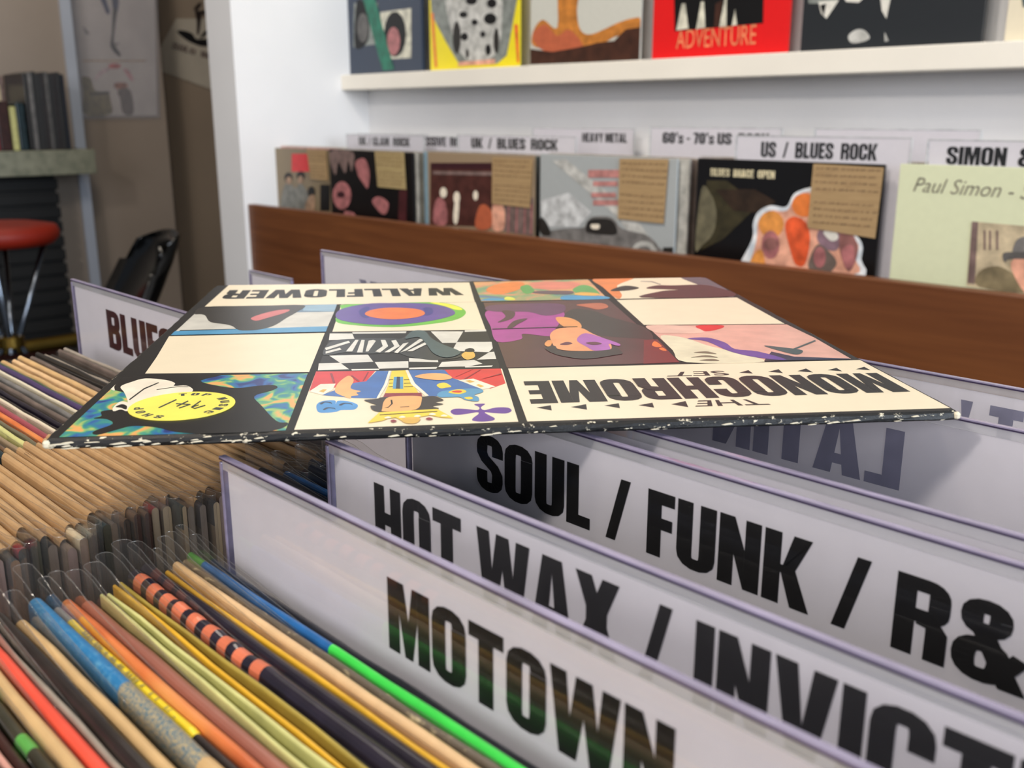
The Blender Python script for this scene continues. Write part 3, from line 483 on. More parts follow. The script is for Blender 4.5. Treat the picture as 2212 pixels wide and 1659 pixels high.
COVERS = {
 'olive': [('red',0,1,[(0.0788,-0.013),(0.1749,-0.0106),(0.1708,-0.0534),(0.0741,-0.057)]),('ink',0,1,[(0.0763,-0.072),(0.0738,-0.0778),(0.0679,-0.0826),(0.0599,-0.0855),(0.0513,-0.0859),(0.0438,-0.0837),(0.0389,-0.0793),(0.0376,-0.0736),(0.0402,-0.0678),(0.0461,-0.0629),(0.0541,-0.0601),(0.0627,-0.0598),(0.0702,-0.062),(0.075,-0.0664)]),('ink',0,1,[(0.1354,-0.0652),(0.133,-0.0702),(0.1271,-0.0743),(0.119,-0.0769),(0.1102,-0.0773),(0.1024,-0.0754),(0.0972,-0.0717),(0.0958,-0.0668),(0.0983,-0.0617),(0.1042,-0.0576),(0.1124,-0.0551),(0.1212,-0.0547),(0.1289,-0.0566),(0.134,-0.0603)]),('flesh2',0,2,[(0.0724,-0.0792),(0.0707,-0.0836),(0.0667,-0.0873),(0.0612,-0.0895),(0.0553,-0.0898),(0.0502,-0.0881),(0.047,-0.0847),(0.0461,-0.0803),(0.0479,-0.0759),(0.052,-0.0722),(0.0575,-0.07),(0.0633,-0.0697),(0.0684,-0.0715),(0.0716,-0.0749)]),('flesh2',0,2,[(0.1271,-0.0748),(0.1254,-0.0792),(0.1217,-0.0828),(0.1165,-0.085),(0.111,-0.0852),(0.1062,-0.0835),(0.1031,-0.0802),(0.1023,-0.0759),(0.104,-0.0715),(0.1078,-0.0679),(0.113,-0.0657),(0.1185,-0.0655),(0.1232,-0.0672),(0.1263,-0.0706)]),('slategrey',1,1,[(0.0162,-0.158),(0.0308,-0.0994),(0.0594,-0.0858),(0.0889,-0.0966),(0.1128,-0.0834),(0.1406,-0.102),(0.1449,-0.1337),(0.128,-0.1548)]),('flesh2',1,2,[(0.13,-0.1345),(0.1619,-0.1088),(0.1754,-0.1199),(0.1651,-0.1523),(0.1355,-0.1543)]),('ink',0,1,[(0.1771,-0.1021),(0.1749,-0.1082),(0.1699,-0.1133),(0.163,-0.1163),(0.1557,-0.1167),(0.1493,-0.1144),(0.1452,-0.1098),(0.1441,-0.1038),(0.1464,-0.0977),(0.1514,-0.0926),(0.1583,-0.0896),(0.1656,-0.0892),(0.1719,-0.0916),(0.176,-0.0962)]),('ink',0,1,[(0.2003,-0.0833),(0.2426,-0.0814),(0.2373,-0.1437),(0.1946,-0.1465)])],
 'dark': [('taupe',1,1,[(0.0034,-0.0067),(0.0997,-0.0044),(0.0901,-0.0489),(0.0789,-0.0233),(0.0635,-0.0536),(0.0388,-0.0283),(0.0229,-0.0589)]),('duskpink',0,1,[(0.0849,-0.1032),(0.0802,-0.1176),(0.0689,-0.1298),(0.0533,-0.1371),(0.0362,-0.1382),(0.0213,-0.1327),(0.0114,-0.1216),(0.0088,-0.1073),(0.0138,-0.0925),(0.0255,-0.0804),(0.0413,-0.0734),(0.0581,-0.0726),(0.0727,-0.0783),(0.0822,-0.0891)]),('maroonink',0,2,[(0.0598,-0.1026),(0.0579,-0.106),(0.0531,-0.1089),(0.0462,-0.1108),(0.0387,-0.1112),(0.032,-0.1101),(0.0275,-0.1077),(0.0261,-0.1044),(0.028,-0.101),(0.0329,-0.0981),(0.0399,-0.0963),(0.0474,-0.0959),(0.054,-0.097),(0.0584,-0.0994)]),('duskpink',1,1,[(0.1079,-0.0262),(0.1433,-0.0178),(0.1603,-0.0462),(0.1517,-0.083),(0.1334,-0.0729),(0.1155,-0.0553)]),('duskpink',1,1,[(0.1656,-0.1117),(0.1942,-0.0998),(0.2269,-0.1117),(0.2197,-0.1339),(0.1982,-0.1371)]),('maroon',0,1,[(0.2682,-0.0809),(0.2961,-0.0795),(0.2901,-0.1506),(0.2607,-0.1509)]),('duskpink',1,1,[(0.057,-0.1408),(0.09,-0.1424),(0.096,-0.1503),(0.0562,-0.1504)])],
 'brown': [('sepia',0,1,[(0.0111,-0.0226),(0.2137,-0.0163),(0.2096,-0.1423),(0.0041,-0.1528)]),('maroonink',0,2,[(0.0111,-0.0226),(0.2137,-0.0163),(0.2136,-0.0288),(0.0107,-0.0343)]),('taupe',0,2,[(0.0187,-0.0391),(0.2103,-0.0337),(0.2103,-0.0415),(0.0185,-0.0459)]),('paperw',0,3,[(0.0627,-0.0817),(0.0614,-0.0865),(0.0582,-0.0905),(0.0535,-0.0928),(0.0485,-0.0931),(0.0439,-0.0912),(0.0409,-0.0876),(0.0399,-0.0829),(0.0411,-0.078),(0.0444,-0.0741),(0.0491,-0.0717),(0.0541,-0.0715),(0.0586,-0.0734),(0.0617,-0.077)]),('paperw',0,3,[(0.1039,-0.0903),(0.1028,-0.0961),(0.0999,-0.1009),(0.0957,-0.1037),(0.0911,-0.104),(0.087,-0.1017),(0.0842,-0.0972),(0.0833,-0.0914),(0.0845,-0.0856),(0.0874,-0.0808),(0.0916,-0.078),(0.0962,-0.0778),(0.1003,-0.0801),(0.103,-0.0846)]),('paperw',0,3,[(0.1597,-0.0823),(0.1589,-0.0866),(0.1568,-0.0901),(0.1537,-0.0922),(0.1503,-0.0924),(0.1472,-0.0907),(0.1451,-0.0874),(0.1444,-0.0832),(0.1452,-0.0789),(0.1474,-0.0753),(0.1505,-0.0733),(0.1539,-0.0731),(0.157,-0.0749),(0.159,-0.0781)]),('duskpink',1,3,[(0.018,-0.1466),(0.0219,-0.1085),(0.0385,-0.0922),(0.0594,-0.1063),(0.0594,-0.147)]),('paperw',1,3,[(0.0822,-0.1385),(0.0883,-0.0978),(0.1012,-0.0971),(0.0952,-0.141)]),('paleflesh',1,3,[(0.2028,-0.0976),(0.2194,-0.0887),(0.2381,-0.1082),(0.2334,-0.1454),(0.2,-0.1447)]),('rust',1,3,[(0.1509,-0.1468),(0.1614,-0.1066),(0.1811,-0.0989),(0.2002,-0.1139),(0.1952,-0.1451)]),('taupe2',0,1,[(0.2171,-0.084),(0.3248,-0.078),(0.3201,-0.1511),(0.2144,-0.1468)]),('duskpink',0,2,[(0.2475,-0.0949),(0.2512,-0.0947),(0.2493,-0.1521),(0.2455,-0.1524)]),('duskpink',0,2,[(0.2704,-0.0936),(0.2741,-0.0933),(0.2724,-0.1502),(0.2687,-0.1505)]),('duskpink',0,2,[(0.293,-0.0922),(0.2966,-0.092),(0.2951,-0.1484),(0.2915,-0.1487)]),('duskpink',0,2,[(0.3108,-0.0911),(0.3144,-0.0909),(0.313,-0.147),(0.3094,-0.1472)])],
 'car': [('ltgrey',0,1,[(0.0321,-0.0119),(0.0652,-0.008),(0.2224,-0.091),(0.2935,-0.161),(0.2546,-0.1647),(0.1932,-0.1043)]),('palegrey',0,1,[(0.0032,-0.0867),(0.0745,-0.0678),(0.1315,-0.0997),(0.1003,-0.1285),(0.0081,-0.1355)]),('fadered',0,2,[(0.1216,-0.025),(0.2051,-0.022),(0.2056,-0.0353),(0.122,-0.0388)]),('fadered',0,2,[(0.1339,-0.0446),(0.191,-0.0421),(0.1913,-0.0505),(0.1342,-0.0532)]),('fadered',0,2,[(0.1306,-0.0649),(0.188,-0.0619),(0.1883,-0.0704),(0.1308,-0.0736)]),('fadered',0,2,[(0.1349,-0.0777),(0.2033,-0.0738),(0.2037,-0.0831),(0.1351,-0.0873)]),('midgrey',1,2,[(0.0082,-0.1479),(0.0676,-0.134),(0.1164,-0.1273),(0.1318,-0.1085),(0.1782,-0.1053),(0.2052,-0.1234),(0.2603,-0.1303),(0.2859,-0.1477),(0.283,-0.162),(0.0345,-0.1766)]),('charcoal',1,3,[(0.1185,-0.133),(0.128,-0.1132),(0.1783,-0.1096),(0.1942,-0.13),(0.1792,-0.137),(0.1326,-0.1378)]),('paperw',1,4,[(0.1322,-0.1217),(0.1517,-0.1202),(0.15,-0.1282),(0.1343,-0.1289)]),('ltgrey',0,3,[(0.2848,-0.1611),(0.2824,-0.1714),(0.2746,-0.1803),(0.2631,-0.186),(0.2498,-0.1874),(0.2376,-0.1841),(0.2289,-0.1767),(0.2254,-0.1668),(0.228,-0.1563),(0.2361,-0.1474),(0.2479,-0.1418),(0.261,-0.1407),(0.273,-0.1441),(0.2814,-0.1514)]),('midgrey',0,4,[(0.2761,-0.1661),(0.2745,-0.1746),(0.2691,-0.1818),(0.2611,-0.1863),(0.2518,-0.1873),(0.2433,-0.1845),(0.2372,-0.1783),(0.2348,-0.1702),(0.2365,-0.1616),(0.2421,-0.1544),(0.2502,-0.15),(0.2594,-0.1492),(0.2678,-0.1521),(0.2738,-0.1581)]),('charcoal',1,3,[(0.0035,-0.1174),(0.021,-0.1284),(0.0298,-0.1492),(0.0039,-0.1482)]),('charcoal',0,3,[(0.2964,-0.1481),(0.3204,-0.146),(0.3211,-0.1583),(0.2969,-0.1592)])],
 'group': [('olivedk',0,1,[(0.0196,-0.0345),(0.0572,-0.0329),(0.1189,-0.0684),(0.0565,-0.1264),(0.0159,-0.1475)]),('umber',0,1,[(0.0377,-0.0478),(0.1107,-0.0442),(0.15,-0.0611),(0.1133,-0.0798),(0.0737,-0.0796)]),('olive2',1,2,[(0.0032,-0.1457),(0.01,-0.0492),(0.0278,-0.054),(0.0416,-0.0817),(0.0386,-0.1163),(0.0189,-0.1384)]),('halo',1,3,[(0.0883,-0.1694),(0.1114,-0.1217),(0.1112,-0.0966),(0.1196,-0.078),(0.141,-0.0671),(0.1675,-0.0676),(0.1796,-0.0474),(0.2026,-0.0376),(0.2232,-0.0387),(0.2638,-0.0763),(0.2721,-0.0899),(0.2949,-0.1113),(0.2958,-0.1345),(0.2903,-0.1638),(0.0945,-0.186)]),('paleflesh',1,4,[(0.1069,-0.1731),(0.1197,-0.1238),(0.1207,-0.0931),(0.1385,-0.0754),(0.1695,-0.0734),(0.1829,-0.0512),(0.2091,-0.0446),(0.2235,-0.0752),(0.2618,-0.0855),(0.2714,-0.0977),(0.2897,-0.1143),(0.2875,-0.1353),(0.2828,-0.1593),(0.1106,-0.1784)]),('ochre',0,5,[(0.1665,-0.0939),(0.165,-0.1028),(0.1595,-0.1104),(0.1508,-0.1151),(0.1408,-0.1159),(0.1315,-0.1127),(0.1246,-0.106),(0.1216,-0.0972),(0.1232,-0.0881),(0.129,-0.0805),(0.1378,-0.076),(0.1477,-0.0753),(0.157,-0.0787),(0.1636,-0.0853)]),('orange2',0,5,[(0.2195,-0.0619),(0.2181,-0.0696),(0.2128,-0.076),(0.2047,-0.08),(0.1953,-0.0806),(0.1865,-0.0778),(0.1801,-0.072),(0.1773,-0.0645),(0.1788,-0.0567),(0.1842,-0.0502),(0.1925,-0.0464),(0.2018,-0.0459),(0.2105,-0.0488),(0.2167,-0.0545)]),('vermil',1,6,[(0.1682,-0.0951),(0.1823,-0.0812),(0.2041,-0.0898),(0.2123,-0.1158),(0.2064,-0.1515),(0.1913,-0.153),(0.1804,-0.1322)]),('duskpink',0,6,[(0.1613,-0.1257),(0.1605,-0.1353),(0.1568,-0.1434),(0.1508,-0.1483),(0.1438,-0.149),(0.1371,-0.1453),(0.1321,-0.138),(0.1298,-0.1285),(0.1306,-0.1188),(0.1345,-0.1107),(0.1405,-0.106),(0.1475,-0.1054),(0.1541,-0.1092),(0.159,-0.1164)]),('rosebrown',0,7,[(0.1596,-0.1245),(0.1586,-0.1288),(0.1552,-0.1324),(0.15,-0.1348),(0.1441,-0.1353),(0.1385,-0.134),(0.1345,-0.1309),(0.1329,-0.1269),(0.1339,-0.1225),(0.1374,-0.1189),(0.1426,-0.1166),(0.1486,-0.1161),(0.154,-0.1175),(0.158,-0.1205)]),('ochre',1,6,[(0.1069,-0.1731),(0.1179,-0.1436),(0.1304,-0.1368),(0.1385,-0.1585),(0.1363,-0.1728)]),('mauve',1,6,[(0.2256,-0.0988),(0.2422,-0.0896),(0.2632,-0.101),(0.2569,-0.1251),(0.2366,-0.1243),(0.2239,-0.1122)]),('paperg',1,7,[(0.2331,-0.1008),(0.2485,-0.0956),(0.2581,-0.1066),(0.2472,-0.1128)]),('greybrown',1,6,[(0.2123,-0.1508),(0.2245,-0.1201),(0.2427,-0.1264),(0.2586,-0.1434),(0.2457,-0.1608),(0.2222,-0.1606)]),('duskpink',0,7,[(0.2407,-0.1372),(0.2403,-0.1442),(0.238,-0.15),(0.2342,-0.1536),(0.2297,-0.154),(0.2253,-0.1514),(0.2219,-0.1461),(0.2203,-0.1392),(0.2207,-0.1322),(0.2231,-0.1264),(0.2269,-0.123),(0.2315,-0.1225),(0.2358,-0.1252),(0.2391,-0.1305)]),('rosebrown',1,6,[(0.2602,-0.0986),(0.2769,-0.0973),(0.2904,-0.122),(0.2795,-0.1544),(0.2631,-0.1298)]),('duskpink',1,7,[(0.2654,-0.1243),(0.2814,-0.115),(0.2866,-0.1406),(0.2735,-0.1498)])],
 'pale': [('sepialt',0,1,[(0.1063,-0.0716),(0.2341,-0.0734),(0.2463,-0.1637),(0.1093,-0.1574)]),('taupe',0,2,[(0.1063,-0.0716),(0.1145,-0.0715),(0.1196,-0.1538),(0.1101,-0.1537)]),('sepiamid',1,2,[(0.1245,-0.1364),(0.1464,-0.127),(0.17,-0.1361),(0.1818,-0.1418),(0.1838,-0.1579),(0.1245,-0.1556)]),('midgrey',1,3,[(0.1622,-0.109),(0.1664,-0.0901),(0.1853,-0.084),(0.205,-0.088),(0.2155,-0.1039),(0.2119,-0.1088),(0.1715,-0.1127)]),('duskgrey',1,4,[(0.1511,-0.1101),(0.1663,-0.1063),(0.2175,-0.1037),(0.2263,-0.1074),(0.1975,-0.1125),(0.1608,-0.1161),(0.1548,-0.1214)]),('paleflesh',1,3,[(0.1652,-0.1157),(0.2143,-0.1108),(0.2145,-0.1449),(0.1957,-0.1657),(0.1706,-0.1408)]),('taupe',0,3,[(0.1227,-0.0821),(0.1254,-0.0819),(0.1285,-0.1075),(0.1257,-0.1077)]),('taupe',0,3,[(0.1295,-0.0816),(0.1322,-0.0814),(0.1353,-0.1069),(0.1326,-0.1071)]),('taupe',0,3,[(0.1385,-0.0809),(0.1412,-0.0807),(0.1443,-0.106),(0.1416,-0.1063)])],
 'navy': [('greyphoto',0,1,[(0.0484,0.1784),(0.1507,0.1726),(0.1449,0.0731),(0.0371,0.0701)]),('ink',1,2,[(0.0592,0.1775),(0.0881,0.1793),(0.1077,0.1543),(0.1115,0.1026),(0.0882,0.0718),(0.0447,0.0738)]),('duskgrey',0,3,[(0.1088,0.1147),(0.1053,0.0993),(0.0977,0.0872),(0.0872,0.0808),(0.076,0.0813),(0.0663,0.0888),(0.0602,0.1018),(0.0587,0.1176),(0.0623,0.1331),(0.0701,0.1451),(0.0806,0.1513),(0.0917,0.1505),(0.1012,0.143),(0.1073,0.1302)]),('creamgrey',0,1,[(0.1596,0.1487),(0.2855,0.1494),(0.2807,0.0339),(0.1566,0.0348)]),('ink',0,2,[(0.2636,0.0902),(0.2582,0.0673),(0.2449,0.0491),(0.2261,0.0394),(0.2057,0.0402),(0.1876,0.0516),(0.1757,0.0713),(0.1724,0.0953),(0.1783,0.1186),(0.1922,0.1366),(0.2111,0.1457),(0.2312,0.1443),(0.2487,0.1328),(0.2603,0.1136)]),('duskpink',0,3,[(0.2387,0.0752),(0.2354,0.0607),(0.2274,0.0493),(0.2164,0.0432),(0.2044,0.0436),(0.1939,0.0507),(0.187,0.063),(0.1851,0.078),(0.1886,0.0926),(0.1967,0.104),(0.2078,0.1099),(0.2197,0.1092),(0.23,0.1021),(0.2367,0.09)]),('green',0,4,[(0.0732,0.2238),(0.1258,0.2192),(0.2114,0.0091),(0.1634,0.0079)])],
 'yellow': [('greyphoto',0,1,[(0.005,0.1916),(0.3182,0.1648),(0.2692,0.0256),(0.2371,0.0093),(0.1077,0.0121),(0.0616,0.0636),(0.009,0.1291)]),('ltgrey',1,2,[(0.0704,0.1753),(0.238,0.1649),(0.2535,0.092),(0.2372,0.0339),(0.1821,0.0149),(0.1255,0.0278),(0.0857,0.0769)]),('ink',0,3,[(0.1748,0.1016),(0.1737,0.0988),(0.1706,0.0968),(0.1661,0.0958),(0.1611,0.0961),(0.1566,0.0976),(0.1535,0.1001),(0.1524,0.103),(0.1536,0.1058),(0.1568,0.1078),(0.1613,0.1088),(0.1662,0.1085),(0.1707,0.1069),(0.1738,0.1045)]),('ink',0,3,[(0.1386,0.1204),(0.1371,0.1174),(0.1331,0.1152),(0.1274,0.1142),(0.121,0.1146),(0.1153,0.1164),(0.1113,0.1191),(0.11,0.1223),(0.1115,0.1253),(0.1155,0.1275),(0.1213,0.1285),(0.1276,0.128),(0.1333,0.1263),(0.1372,0.1235)]),('ink',0,3,[(0.2376,0.1051),(0.2355,0.1),(0.2295,0.0961),(0.2208,0.0943),(0.2111,0.0949),(0.2024,0.0978),(0.1964,0.1025),(0.1943,0.1079),(0.1965,0.113),(0.2026,0.1169),(0.2113,0.1186),(0.221,0.118),(0.2296,0.115),(0.2355,0.1104)]),('ink',0,3,[(0.1406,0.0722),(0.1393,0.0684),(0.1356,0.0654),(0.1304,0.064),(0.1247,0.0643),(0.1195,0.0663),(0.116,0.0696),(0.1148,0.0736),(0.1161,0.0774),(0.1198,0.0803),(0.125,0.0818),(0.1308,0.0815),(0.1359,0.0794),(0.1394,0.0761)]),('ink',0,3,[(0.1994,0.0743),(0.1986,0.0713),(0.1962,0.069),(0.1929,0.0678),(0.1892,0.068),(0.1859,0.0696),(0.1836,0.0721),(0.1828,0.0752),(0.1837,0.0782),(0.186,0.0806),(0.1894,0.0817),(0.1931,0.0815),(0.1964,0.08),(0.1986,0.0774)]),('ink',0,3,[(0.2183,0.04),(0.2173,0.0347),(0.2146,0.0305),(0.2107,0.0283),(0.2064,0.0285),(0.2026,0.031),(0.2,0.0354),(0.1991,0.0409),(0.2001,0.0462),(0.2028,0.0503),(0.2067,0.0525),(0.2109,0.0523),(0.2147,0.0498),(0.2174,0.0454)]),('ink',0,3,[(0.1849,0.0133),(0.1839,0.0112),(0.1811,0.0095),(0.1772,0.0087),(0.1728,0.0089),(0.1689,0.01),(0.1662,0.0118),(0.1652,0.014),(0.1662,0.0162),(0.169,0.0178),(0.173,0.0187),(0.1773,0.0185),(0.1812,0.0174),(0.1839,0.0155)]),('ink',0,3,[(0.2378,0.1377),(0.2362,0.1333),(0.2317,0.1301),(0.2252,0.1286),(0.2181,0.1291),(0.2116,0.1315),(0.2071,0.1355),(0.2055,0.1401),(0.2072,0.1444),(0.2117,0.1477),(0.2182,0.1492),(0.2254,0.1486),(0.2318,0.1461),(0.2362,0.1422)]),('ink',0,3,[(0.1727,0.1478),(0.1707,0.1441),(0.1653,0.1415),(0.1574,0.1404),(0.1487,0.141),(0.1408,0.1433),(0.1353,0.1468),(0.1334,0.1508),(0.1355,0.1544),(0.141,0.157),(0.1489,0.1581),(0.1577,0.1574),(0.1654,0.1551),(0.1708,0.1517)]),('charcoal',0,3,[(0.1147,0.0718),(0.113,0.0562),(0.1087,0.0438),(0.1027,0.037),(0.0962,0.0373),(0.0904,0.0446),(0.0867,0.0574),(0.0856,0.0733),(0.0874,0.089),(0.0917,0.1013),(0.0977,0.1079),(0.1042,0.1075),(0.1099,0.1002),(0.1136,0.0875)]),('charcoal',0,3,[(0.2454,0.0579),(0.2444,0.0459),(0.2418,0.0363),(0.2379,0.0311),(0.2337,0.0312),(0.23,0.0368),(0.2274,0.0467),(0.2266,0.0589),(0.2276,0.0709),(0.2303,0.0805),(0.2341,0.0856),(0.2382,0.0854),(0.242,0.0798),(0.2445,0.07)]),('charcoal',0,3,[(0.1428,0.0344),(0.1422,0.0297),(0.1405,0.026),(0.1382,0.024),(0.1356,0.0241),(0.1334,0.0263),(0.1318,0.0301),(0.1313,0.0349),(0.132,0.0395),(0.1337,0.0432),(0.136,0.0452),(0.1385,0.0451),(0.1408,0.0429),(0.1423,0.0391)]),('vermil',0,2,[(0.2944,0.0895),(0.3047,0.0889),(0.3132,0.01),(0.3028,0.009)]),('orange2',0,2,[(0.0061,0.133),(0.0165,0.1323),(0.0267,0.0093),(0.0175,0.0089)]),('paleflesh',0,3,[(0.1078,0.0176),(0.2317,0.0194),(0.2316,0.0088),(0.1018,0.0086)])],
 'fire': [('amberdk',1,1,[(0.0839,0.1555),(0.1394,0.1508),(0.1359,0.1068),(0.1459,0.068),(0.1779,0.0566),(0.2471,0.0744),(0.2887,0.0809),(0.3053,0.0768),(0.3069,0.0404),(0.248,0.0497),(0.2051,0.0362),(0.1422,0.0328),(0.0177,0.0386),(0.0074,0.0693),(0.0369,0.0941),(0.0805,0.075)]),('rust',1,2,[(0.0124,0.0724),(0.0467,0.0836),(0.0808,0.0587),(0.1136,0.0698),(0.1511,0.0421),(0.1423,0.0296),(0.0572,0.0268),(0.0126,0.0489)]),('darkbrown',0,3,[(-0.0014,0.0361),(0.0669,0.027),(0.1422,0.0328),(0.1962,0.0392),(0.2397,0.0408),(0.2687,0.0608),(0.3141,0.0627),(0.3169,-0.0028),(-0.0012,0.0038)])],
 'redcover': [('ink',0,1,[(0.0465,0.1448),(0.2434,0.127),(0.2472,0.0529),(0.0535,0.0504)]),('creamgrey',0,2,[(0.0577,0.0518),(0.0676,0.0989),(0.0759,0.0983),(0.0858,0.0534)]),('creamgrey',0,2,[(0.1032,0.0508),(0.1116,0.0988),(0.1185,0.0982),(0.124,0.0527)]),('creamgrey',0,2,[(0.1549,0.0524),(0.1633,0.1009),(0.168,0.1006),(0.1704,0.0521)]),('creamgrey',0,2,[(0.1819,0.0523),(0.1869,0.081),(0.1933,0.0532)]),('darkbrown',0,2,[(0.1431,0.0531),(0.1444,0.0932),(0.1597,0.0982),(0.1549,0.0524)])],
 'suits': [('greyphoto',0,1,[(0.0002,0.1197),(0.0664,0.1137),(0.0636,0.075),(0.0104,0.079)]),('paperg',0,2,[(0.0287,0.0805),(0.0663,0.0804),(0.0461,0.0523),(0.0353,0.0616)]),('paperg',0,2,[(0.0685,0.0914),(0.1191,0.0872),(0.1019,0.0736),(0.0795,0.0766)]),('paperg',0,2,[(0.1355,0.0913),(0.1582,0.0894),(0.1522,0.0454),(0.1434,0.0582)]),('ink',0,3,[(0.0325,0.0745),(0.0439,0.0765),(0.0407,0.0569)]),('ltgrey',1,2,[(0.0883,0.023),(0.1027,0.032),(0.1171,0.0292),(0.1266,0.0176),(0.1141,0.0119),(0.0952,0.0114)]),('ltgrey',0,2,[(0.1512,0.0256),(0.1596,0.0115),(0.1528,0.0102)])],
 'cream': [('slate',0,1,[(0.0114,0.0878),(0.1123,0.0787),(0.1171,0.0433),(0.0215,0.0479)])],
 'heron': [('bluedk',1,1,[(1.8962,0.5097),(1.9202,0.5115),(1.9299,0.474),(1.9368,0.4424),(1.9223,0.435),(1.9116,0.4631)]),('bluedk',1,1,[(1.9547,0.5142),(1.9826,0.5163),(1.9724,0.4512),(1.9574,0.4406),(1.951,0.4627)]),('charcoal',1,2,[(1.9521,0.4563),(1.9689,0.451),(1.9564,0.3985),(1.9433,0.3393),(1.9437,0.31),(1.9674,0.2683),(1.9561,0.2613),(1.9308,0.2865),(1.9248,0.3123),(1.9366,0.3585)]),('charcoal',0,2,[(1.944,0.3132),(1.9653,0.3159),(1.9649,0.3126),(1.9451,0.3068)]),('midgrey',1,1,[(1.8146,0.3773),(1.8267,0.3653),(1.8384,0.35),(1.8212,0.3459)]),('tanline',0,1,[(1.796,0.2396),(2.0801,0.2494),(2.0795,0.2426),(1.7953,0.2331)]),('redsoft',0,1,[(1.9623,0.2196),(1.959,0.2144),(1.9507,0.2102),(1.9392,0.2076),(1.9267,0.2072),(1.9157,0.2091),(1.9084,0.2128),(1.9062,0.2177),(1.9094,0.2228),(1.9176,0.2271),(1.9291,0.2297),(1.9416,0.2302),(1.9526,0.2283),(1.96,0.2245)]),('pinkish',1,1,[(1.8372,0.1525),(1.8579,0.1858),(1.8876,0.2063),(1.9155,0.2072),(1.871,0.1796)]),('redpink',1,1,[(1.9715,0.2056),(1.9961,0.203),(2.0136,0.1633),(2.0024,0.1597)]),('olivesoft',1,1,[(1.7844,0.1643),(1.8053,0.1713),(1.8243,0.1588),(1.8364,0.1131),(1.891,0.1074),(1.9007,0.0676),(1.8951,0.014),(1.7808,0.0104),(1.7839,0.0992)]),('olivedk',1,2,[(1.8165,0.1029),(1.8913,0.1108),(1.8918,0.0991),(1.8173,0.0947)]),('rust2',1,2,[(1.9246,0.1446),(1.9763,0.1491),(1.9814,0.1291),(1.9345,0.1215)]),('greybrown',1,2,[(1.9373,0.1149),(1.9947,0.1192),(1.9989,0.0176),(1.9521,0.0175),(1.9441,0.0781)])],
 'leafprint': [('ink',1,1,[(2.3397,0.3949),(2.3683,0.4035),(2.4154,0.3918),(2.4376,0.3678),(2.5037,0.3711),(2.5269,0.3504),(2.5009,0.3382),(2.4512,0.336),(2.3882,0.3582)]),('inkbrown',1,2,[(2.4406,0.4932),(2.4692,0.4951),(2.4717,0.4774),(2.4525,0.3974),(2.4396,0.3895),(2.4446,0.4471)]),('inkbrown',1,2,[(2.4334,0.5034),(2.4688,0.5378),(2.472,0.5274),(2.449,0.4973),(2.5069,0.5048),(2.5219,0.4879),(2.5047,0.4796),(2.4685,0.4879)]),('ink',1,2,[(2.454,0.3686),(2.473,0.3985),(2.5164,0.4226),(2.5172,0.4081),(2.4845,0.3883)])],
}
# ------------------------------------------------------------------ the shop itself
def struct(name, boxes):
    mb = MB()
    for b in boxes: mb.box(*b)
    return tag(mb.build(name, loc=(0, 0, 0)), kind='structure')
struct('floor', [(-6.5, 2.6, -2.5, 3.6, -0.05, 0, 'floor_boards')])
struct('ceiling', [(-6.5, 1.2, -2.5, 3.6, H + 1.62, H + 1.68, 'ceiling_paint')])
struct('wall_back', [(-2.30, 1.2, 1.67, 1.75, 0, H + 1.62, 'wall_white')])
struct('wall_partition', [(-2.425, -2.30, 1.275, 1.75, 0, H + 1.62, 'wall_white')])
struct('wall_left', [(-4.60, -4.45, -2.5, 1.70, 0, H + 1.62, 'wall_beige')])
struct('wall_alcove', [(-4.70, -4.55, 1.70, 2.155, 0, H + 1.62, 'wall_beige')])
struct('wall_recess', [(-4.90, -4.75, 2.155, 3.5, 0, H + 1.62, 'wall_brown')])
struct('wall_far', [(-4.75, -2.30, 3.45, 3.55, 0, H + 1.62, 'wall_brown')])
struct('trim_1', [(-4.462, -4.435, 1.685, 1.728, 0, H + 1.62, 'trim_grey')])

# display ledge above the wall bins
t = thing('display_shelf', 'long white wooden ledge on the back wall holding a row of album covers', 'shelf', (-2.30, 1.585, H + .07))
mb = MB(); mb.box(0, 3.2, 0, .085, 0, .038, 'shelf_white', .002); mb.build('ledge', t)

# ------------------------------------------------------------------ album cover sleeves shown face on
def scribble_label(t, pts, y, mt):
    mb = MB(); mb.prism(pts, lambda a, b, d: (a, y - .0006 + d, b), .0006, mt)
    (xa, za), (xb, _), _, (xc, zc) = pts
    rows = 9
    for r_ in range(rows):
        if r_ == 4: continue
        zz = za + (zc - za) * (r_ + .8) / (rows + .6); xx = xa + .006
        while xx < xb - .010:
            l_ = random.uniform(.003, .012); mb.poly([(xx, y - .0009, zz), (xx + l_, y - .0009, zz + .0006), (xx + l_, y - .0009, zz + .0030), (xx, y - .0009, zz + .0024)], 'slip_ink'); xx += l_ + random.uniform(.0012, .004)
    o = mb.build('description_slip', t); o['label'] = 'brown paper slip with small writing'; return o
def upright_cover(name, label, cat, loc, base, key, thick=.005, hgt=.314, wid=.318, group=None, down=True, slip=None, slipmat='kraft', extra=None):
    t = thing(name, label, cat, loc, group=group)
    mb = MB(); z0, z1 = (-hgt, 0) if down else (0, hgt)
    mb.box(0, wid, 0, thick, z0, z1, base, .0008)
    art(mb, COVERS.get(key, []), lambda x, y, d: (x, -.0003 - d, y), .0003, (0.0005, wid - .0005, z0 + .001, z1 - .001))
    if extra: extra(mb)
    mb.build('jacket', t)
    if slip: scribble_label(t, slip, -.0028, slipmat)
    return t
def P2(Y, ox, oz, *xy): return [(xy[i] - ox, xy[i + 1] - oz) for i in range(0, len(xy), 2)]
FB, ZB = 1.365, H
def fromlist(a): return [(a[i], a[i + 1]) for i in range(0, len(a), 2)]
def group_extra(mb):
    for q in text_polys("BLUES  IMAGE  OPEN"): mb.poly([(.026 + a * .118, -.0006, -.027 + b * .012) for a, b in q], 'cream_ink')
